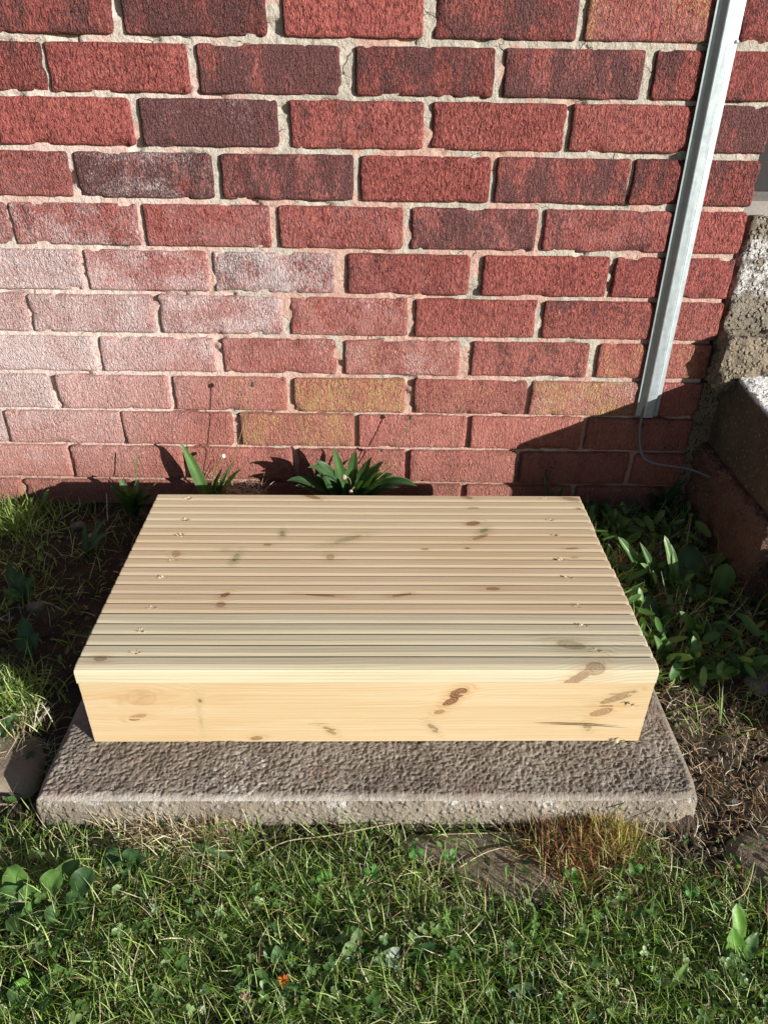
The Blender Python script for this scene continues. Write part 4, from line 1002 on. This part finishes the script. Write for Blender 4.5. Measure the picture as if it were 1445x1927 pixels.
weed('dandelion', 'bright green crumpled rosette at the front right corner of the step', 'weed', (1290, 1255), [(1255, 1245, .03, .018, k(col=gD)), (1288, 1225, .045, .018, k(col=gD)), (1318, 1235, .045, .018, k(col=gD, prof='spat')), (1305, 1270, .02, .022, k(col=gB, prof='ovate')), (1280, 1280, .015, .018, k(col=gB)), (1312, 1305, .004, .020, k(col=gB)), (1340, 1260, .02, .020, k(col=gA)), (1295, 1243, .035, .022, k(col=gD, prof='ovate'))])
weed('broadleaf_weed', 'round lit leaf catching the sun at the right of the bright rosette', 'weed', (1385, 1265), [(1348, 1268, .03, .026, k(col=gD, prof='spat')), (1410, 1235, .03, .022, k(col=gC)), (1370, 1230, .03, .022, k(col=gC)), (1425, 1260, .02, .02, k(col=gC))])
weed('plantain', 'shaded weed leaves between the doorsteps and the middle of the step', 'plantain', (1240, 1165), [(1205, 1120, .03, .018, k(col=gC)), (1215, 1150, .02, .018, k(col=gA)), (1270, 1140, .03, .020, k(col=gC)), (1225, 1190, .02, .016, k(col=gC)), (1190, 1135, .03, .012, k(col=gA))])
weed('leafy_weed', 'dim leafy weed in the darkest corner by the doorsteps', 'weed', (1240, 960), [(1215, 930, .05, .022, k(col=gC, prof='ovate')), (1245, 915, .07, .022, k(col=gC, prof='ovate')), (1270, 935, .05, .022, k(col=gC, prof='ovate')), (1225, 955, .04, .022, k(col=gC, prof='ovate')), (1262, 960, .03, .022, k(col=gC, prof='ovate')), (1280, 905, .08, .018, k(col=gC, prof='ovate'))])
# left shade
weed('plantain', 'thin upright leaves in the dark soil left of the step', 'plantain', (165, 1045), [(160, 985, .06, .012, k(col=gA)), (205, 1000, .05, .014, k(col=gA)), (200, 975, .055, .008, k(col=gB)), (178, 1030, .03, .012, k(col=gC))])
weed('plantain', 'dark leaves leaning over the shaded earth at the left edge', 'plantain', (45, 1130), [(15, 1060, .05, .020, k(col=gC)), (40, 1075, .04, .018, k(col=gC)), (60, 1085, .04, .020, k(col=gC)), (5, 1110, .03, .02, k(col=gA)), (70, 1115, .03, .015, k(col=gC))])
weed('plantain', 'two broad dark leaves in the shade beside the left of the step', 'plantain', (60, 1230), [(42, 1160, .04, .024, k(col=gC)), (75, 1190, .03, .02, k(col=gC)), (30, 1200, .02, .02, k(col=gC))])
weed('plantain', 'pointed sunlit leaf among grass at the left end of the wall', 'plantain', (84, 965), [(93, 920, .045, .012, k(col=gD)), (75, 940, .03, .01, k(col=gB)), (100, 955, .02, .01, k(col=gA))])
weed('plantain', 'grey green pointed leaf in the grass left of the slab', 'plantain', (5, 1385), [(32, 1345, .03, .020, k(col=(.13, .22, .09))), (18, 1362, .02, .018, k(col=gA)), (-15, 1350, .03, .018, k(col=gA))])
# lawn rosettes
weed('broadleaf_weed', 'pale green spoon leaved rosette at the left edge of the lawn', 'weed', (75, 1712), [(15, 1632, .035, .026, k(col=(.13, .25, .06), prof='spat')), (115, 1640, .04, .026, k(col=(.13, .25, .06), prof='spat')), (48, 1665, .03, .020, k(col=(.12, .23, .06), prof='spat')), (150, 1620, .03, .022, k(col=(.12, .22, .06), prof='spat')), (40, 1725, .02, .018, k(col=(.15, .30, .08))), (30, 1760, .02, .034, k(col=gA, prof='spat')), (-10, 1690, .02, .03, k(col=gB, prof='spat'))])
weed('broadleaf_weed', 'dark green rosette of blunt leaves beside the spoon leaved one', 'weed', (118, 1722), [(175, 1635, .035, .026, k(col=gC, prof='spat')), (165, 1700, .02, .022, k(col=gA, prof='spat')), (140, 1755, .015, .030, k(col=gA, prof='spat')), (88, 1738, .02, .028, k(col=gA, prof='spat')), (105, 1772, .012, .02, k(col=gA, prof='spat')), (75, 1785, .01, .016, k(col=gB, prof='spat')), (150, 1680, .03, .02, k(col=gC, prof='spat'))])
weed('broadleaf_weed', 'wide dark leaves half hidden under the straw tuft', 'weed', (240, 1645), [(200, 1605, .025, .024, k(col=gC, prof='spat')), (262, 1602, .03, .030, k(col=gC, prof='spat')), (225, 1620, .03, .02, k(col=gA, prof='spat')), (230, 1640, .02, .018, k(col=gC, prof='spat'))])
weed('plantain', 'long arching strap leaf hanging over grass under the straw tuft', 'plantain', (320, 1590), [(262, 1705, .012, .015, k(col=(.12, .24, .07), arch=.1)), (455, 1625, .01, .009, k(col=(.14, .24, .10), arch=.3)), (440, 1545, .03, .006, k(col=(.12, .24, .06), arch=.05)), (290, 1650, .03, .008, k(col=gA)), (350, 1530, .03, .007, k(col=gA)), (292, 1530, .03, .006, k(col=gA))])
weed('plantain', 'crossing plantain leaves in the middle of the lawn', 'plantain', (770, 1810), [(700, 1808, .02, .020, k(col=(.14, .23, .12))), (820, 1775, .03, .016, k(col=gC)), (780, 1790, .025, .022, k(col=gC)), (800, 1840, .02, .012, k(col=gA)), (760, 1770, .02, .012, k(col=gB))])
weed('broadleaf_weed', 'pale leaf standing in the grass below the centre of the slab', 'weed', (675, 1800), [(650, 1775, .03, .018, k(col=(.19, .27, .12), prof='spat')), (675, 1745, .03, .014, k(col=(.19, .27, .12))), (640, 1808, .01, .012, k(col=gB, prof='spat')), (700, 1790, .02, .012, k(col=gA))])
weed('plantain', 'grey green pointed leaf in the grass above the dark clod', 'plantain', (525, 1815), [(520, 1778, .03, .015, k(col=(.12, .22, .10))), (495, 1790, .02, .014, k(col=gA)), (545, 1790, .02, .014, k(col=gA, prof='spat'))])
weed('sage_rosette', 'wrinkled grey green rosette near the lower right of the lawn', 'weed', (985, 1880), [(955, 1862, .02, .028, k(col=(.08, .15, .08), prof='ovate', wav=.3)), (1000, 1850, .02, .026, k(col=(.09, .16, .08), prof='ovate', wav=.3)), (1005, 1885, .015, .026, k(col=(.08, .15, .07), prof='ovate', wav=.3)), (970, 1905, .015, .024, k(col=gA, prof='ovate', wav=.3)), (1010, 1825, .02, .016, k(col=gC, prof='ovate', wav=.3))])
weed('dock', 'translucent bright green leaves standing at the right edge of the lawn', 'weed', (1385, 1810), [(1385, 1700, .055, .016, k(col=(.14, .30, .045), prof='spat', arch=.05)), (1378, 1745, .04, .028, k(col=(.12, .27, .04), prof='ovate', arch=.05)), (1425, 1755, .03, .016, k(col=gB)), (1375, 1850, .01, .010, k(col=gB))])
weed('plantain', 'narrow yellow green strap leaves at the lower right of the lawn', 'plantain', (1250, 1870), [(1295, 1812, .03, .010, k(col=(.18, .30, .08))), (1265, 1905, .01, .008, k(col=gB)), (1235, 1830, .02, .010, k(col=gA))])
weed('broadleaf_weed', 'blunt leaves in the lower left corner of the lawn', 'weed', (60, 1870), [(28, 1848, .02, .024, k(col=(.16, .34, .06), prof='spat')), (95, 1885, .02, .022, k(col=gB, prof='spat')), (20, 1890, .02, .024, k(col=gA, prof='spat')), (110, 1850, .02, .02, k(col=gA, prof='spat')), (60, 1825, .02, .018, k(col=gA, prof='spat'))])
weed('broadleaf_weed', 'leafy patch beside the orange flower', 'weed', (480, 1860), [(460, 1845, .02, .018, k(col=gB, prof='spat')), (505, 1835, .02, .02, k(col=gB, prof='spat')), (480, 1905, .012, .024, k(col=gB, prof='spat')), (510, 1880, .02, .02, k(col=gC, prof='spat')), (580, 1870, .02, .018, k(col=gB, prof='ovate')), (440, 1870, .02, .018, k(col=gA, prof='spat'))])
for i, (px, py, lb) in enumerate([(610, 1655, 'clover sprig in the sunny grass below the middle of the slab'), (700, 1650, 'clover sprig rising beside the brown flat stone'), (780, 1612, 'lone clover on the left edge of the brown flat stone'), (845, 1620, 'lone clover near the middle of the brown flat stone'), (1185, 1640, 'bright clover below the yellow grass tuft'), (1070, 1655, 'clover under the rusty dead tuft'), (1290, 1685, 'clover in the shaded grass below the dry soil')]):
    b = G(px, py+12); t_ = thing('clover_sprig', lb, 'clover', b, 'clover sprigs standing out of the lawn')
    for q in range(3):
        a = q*2.09+i; tip = np.array([math.cos(a)*.010, math.sin(a)*.010, .022]); V, F, K = leaf_mesh((0, 0, .020), (math.cos(a)*.005, math.sin(a)*.005, .024), tip, .009, (.09, .25, .05), 'spat', 0, .3, 0, q); mesh('leaf', V, F, M_leaf, t_, cols=K)
    V, F = tube([(0, 0, -.004), (.001, 0, .01), (0, 0, .020)], .0005, 5); mesh('stem', V, F, M_leaf, t_, cols=np.tile(np.array([[.12, .22, .06]]), (len(V), 1)))
# orange flower and bleached bud
def flower(px, py, label, colr, n, Lp, name, up=.4):
    b = G(px, py+10); t_ = thing(name, label, 'flower', b)
    V, F = tube([(0, 0, -.004), (0, 0, .012), (0, .0, .024)], .0011, 6); mesh('stem', V, F, M_leaf, t_, cols=np.tile(np.array([[.16, .26, .10]]), (len(V), 1)))
    for q in range(n):
        a = q*2.399; e_ = up+.9*(q/n); d = np.array([math.cos(a)*math.cos(e_), math.sin(a)*math.cos(e_), math.sin(e_)])
        p0 = np.array([0, 0, .022]); V, F, K = leaf_mesh(p0, p0+d*Lp*.5+np.array([0, 0, .001]), p0+d*Lp, .0022, colr, 'spat', 0, .2, 0, q); mesh('petal', V, F, M_leaf, t_, cols=K)
flower(536, 1857, 'small ragged orange flower in the lawn at the bottom', (.60, .17, .025), 14, .0075, 'orange_flower', .2)
flower(385, 1912, 'small white bud in the lawn near the bottom edge', (.72, .70, .60), 14, .006, 'white_bud', .7)
flower(465, 1893, 'withered bleached seed head left of the orange flower', (.48, .36, .26), 14, .013, 'withered_flower', .9)
# long bent stalks
def stalk(pts, label, r=.0008, col=(.48, .40, .24), grp='long dry stalks lying in the grass'):
    P = [G(px, py)+np.array([0, 0, h]) for px, py, h in pts]
    out = []
    for i in range(len(P)-1):
        a, b = P[i], P[i+1]; p0 = P[max(0, i-1)]; p3 = P[min(len(P)-1, i+2)]
        for t in np.linspace(0, 1, 5, endpoint=False): out.append(.5*((2*a)+(-p0+b)*t+(2*p0-5*a+4*b-p3)*t*t+(-p0+3*a-3*b+p3)*t**3))
    out.append(P[-1]); V, F = tube(out, r, 5)
    tag(mesh('dry_stalk', V, F, M_straw, cols=np.tile(np.array([col]), (len(V), 1))), label, 'stalk', grp)
stalk([(672, 1785, .02), (680, 1830, .012), (670, 1890, .006)], 'upright brown stalk in the lawn right of the orange flower', .0009, (.36, .24, .12))
stalk([(760, 1790, .02), (757, 1830, .012), (752, 1880, .006)], 'straight pale stalk in the lawn below the crossing leaves', .0009, (.42, .33, .2))
stalk([(480, 1625, .012), (540, 1598, .016), (620, 1585, .014), (740, 1560, .012)], 'long pale stalk running along the foot of the slab', .0008)
stalk([(860, 1640, .006), (920, 1610, .010), (1010, 1590, .008)], 'pale stalk lying across the brown flat stone', .0008)
stalk([(800, 1578, .008), (900, 1577, .010), (1000, 1572, .006)], 'pale stalk parallel to the slab on the brown flat stone', .0007)
stalk([(1150, 1545, .02), (1195, 1515, .03), (1262, 1462, .03)], 'dark green grass stalk arching over the right front edge of the slab', .0008, (.14, .22, .06))
stalk([(1187, 1620, .004), (1215, 1560, .02), (1245, 1510, .04)], 'thin pale stalk crossing the right corner of the slab', .0006)
stalk([(1180, 1560, .01), (1270, 1610, .012), (1330, 1710, .006)], 'long dry stalk in the straw right of the slab corner', .0006)
stalk([(1335, 1720, .01), (1390, 1700, .02), (1405, 1650, .03)], 'curved pale stalk beside the bright green leaves', .0007)
stalk([(945, 1800, .01), (1000, 1850, .012), (1035, 1890, .008)], 'pale stalk slanting over the wrinkled rosette', .0007)
stalk([(203, 980, .0), (205, 940, .03), (201, 925, .045)], 'single pale upright stalk left of the rear corner of the step', .0009, (.62, .58, .45))
stalk([(66, 1372, .004), (84, 1346, .024), (106, 1372, .006)], 'bent white stalk shaped like a roof by the left of the slab', .0008, (.55, .52, .42))
stalk([(44, 1420, .012), (52, 1452, .004)], 'short pale straw on the dark stone at the left', .0009, (.55, .5, .38))
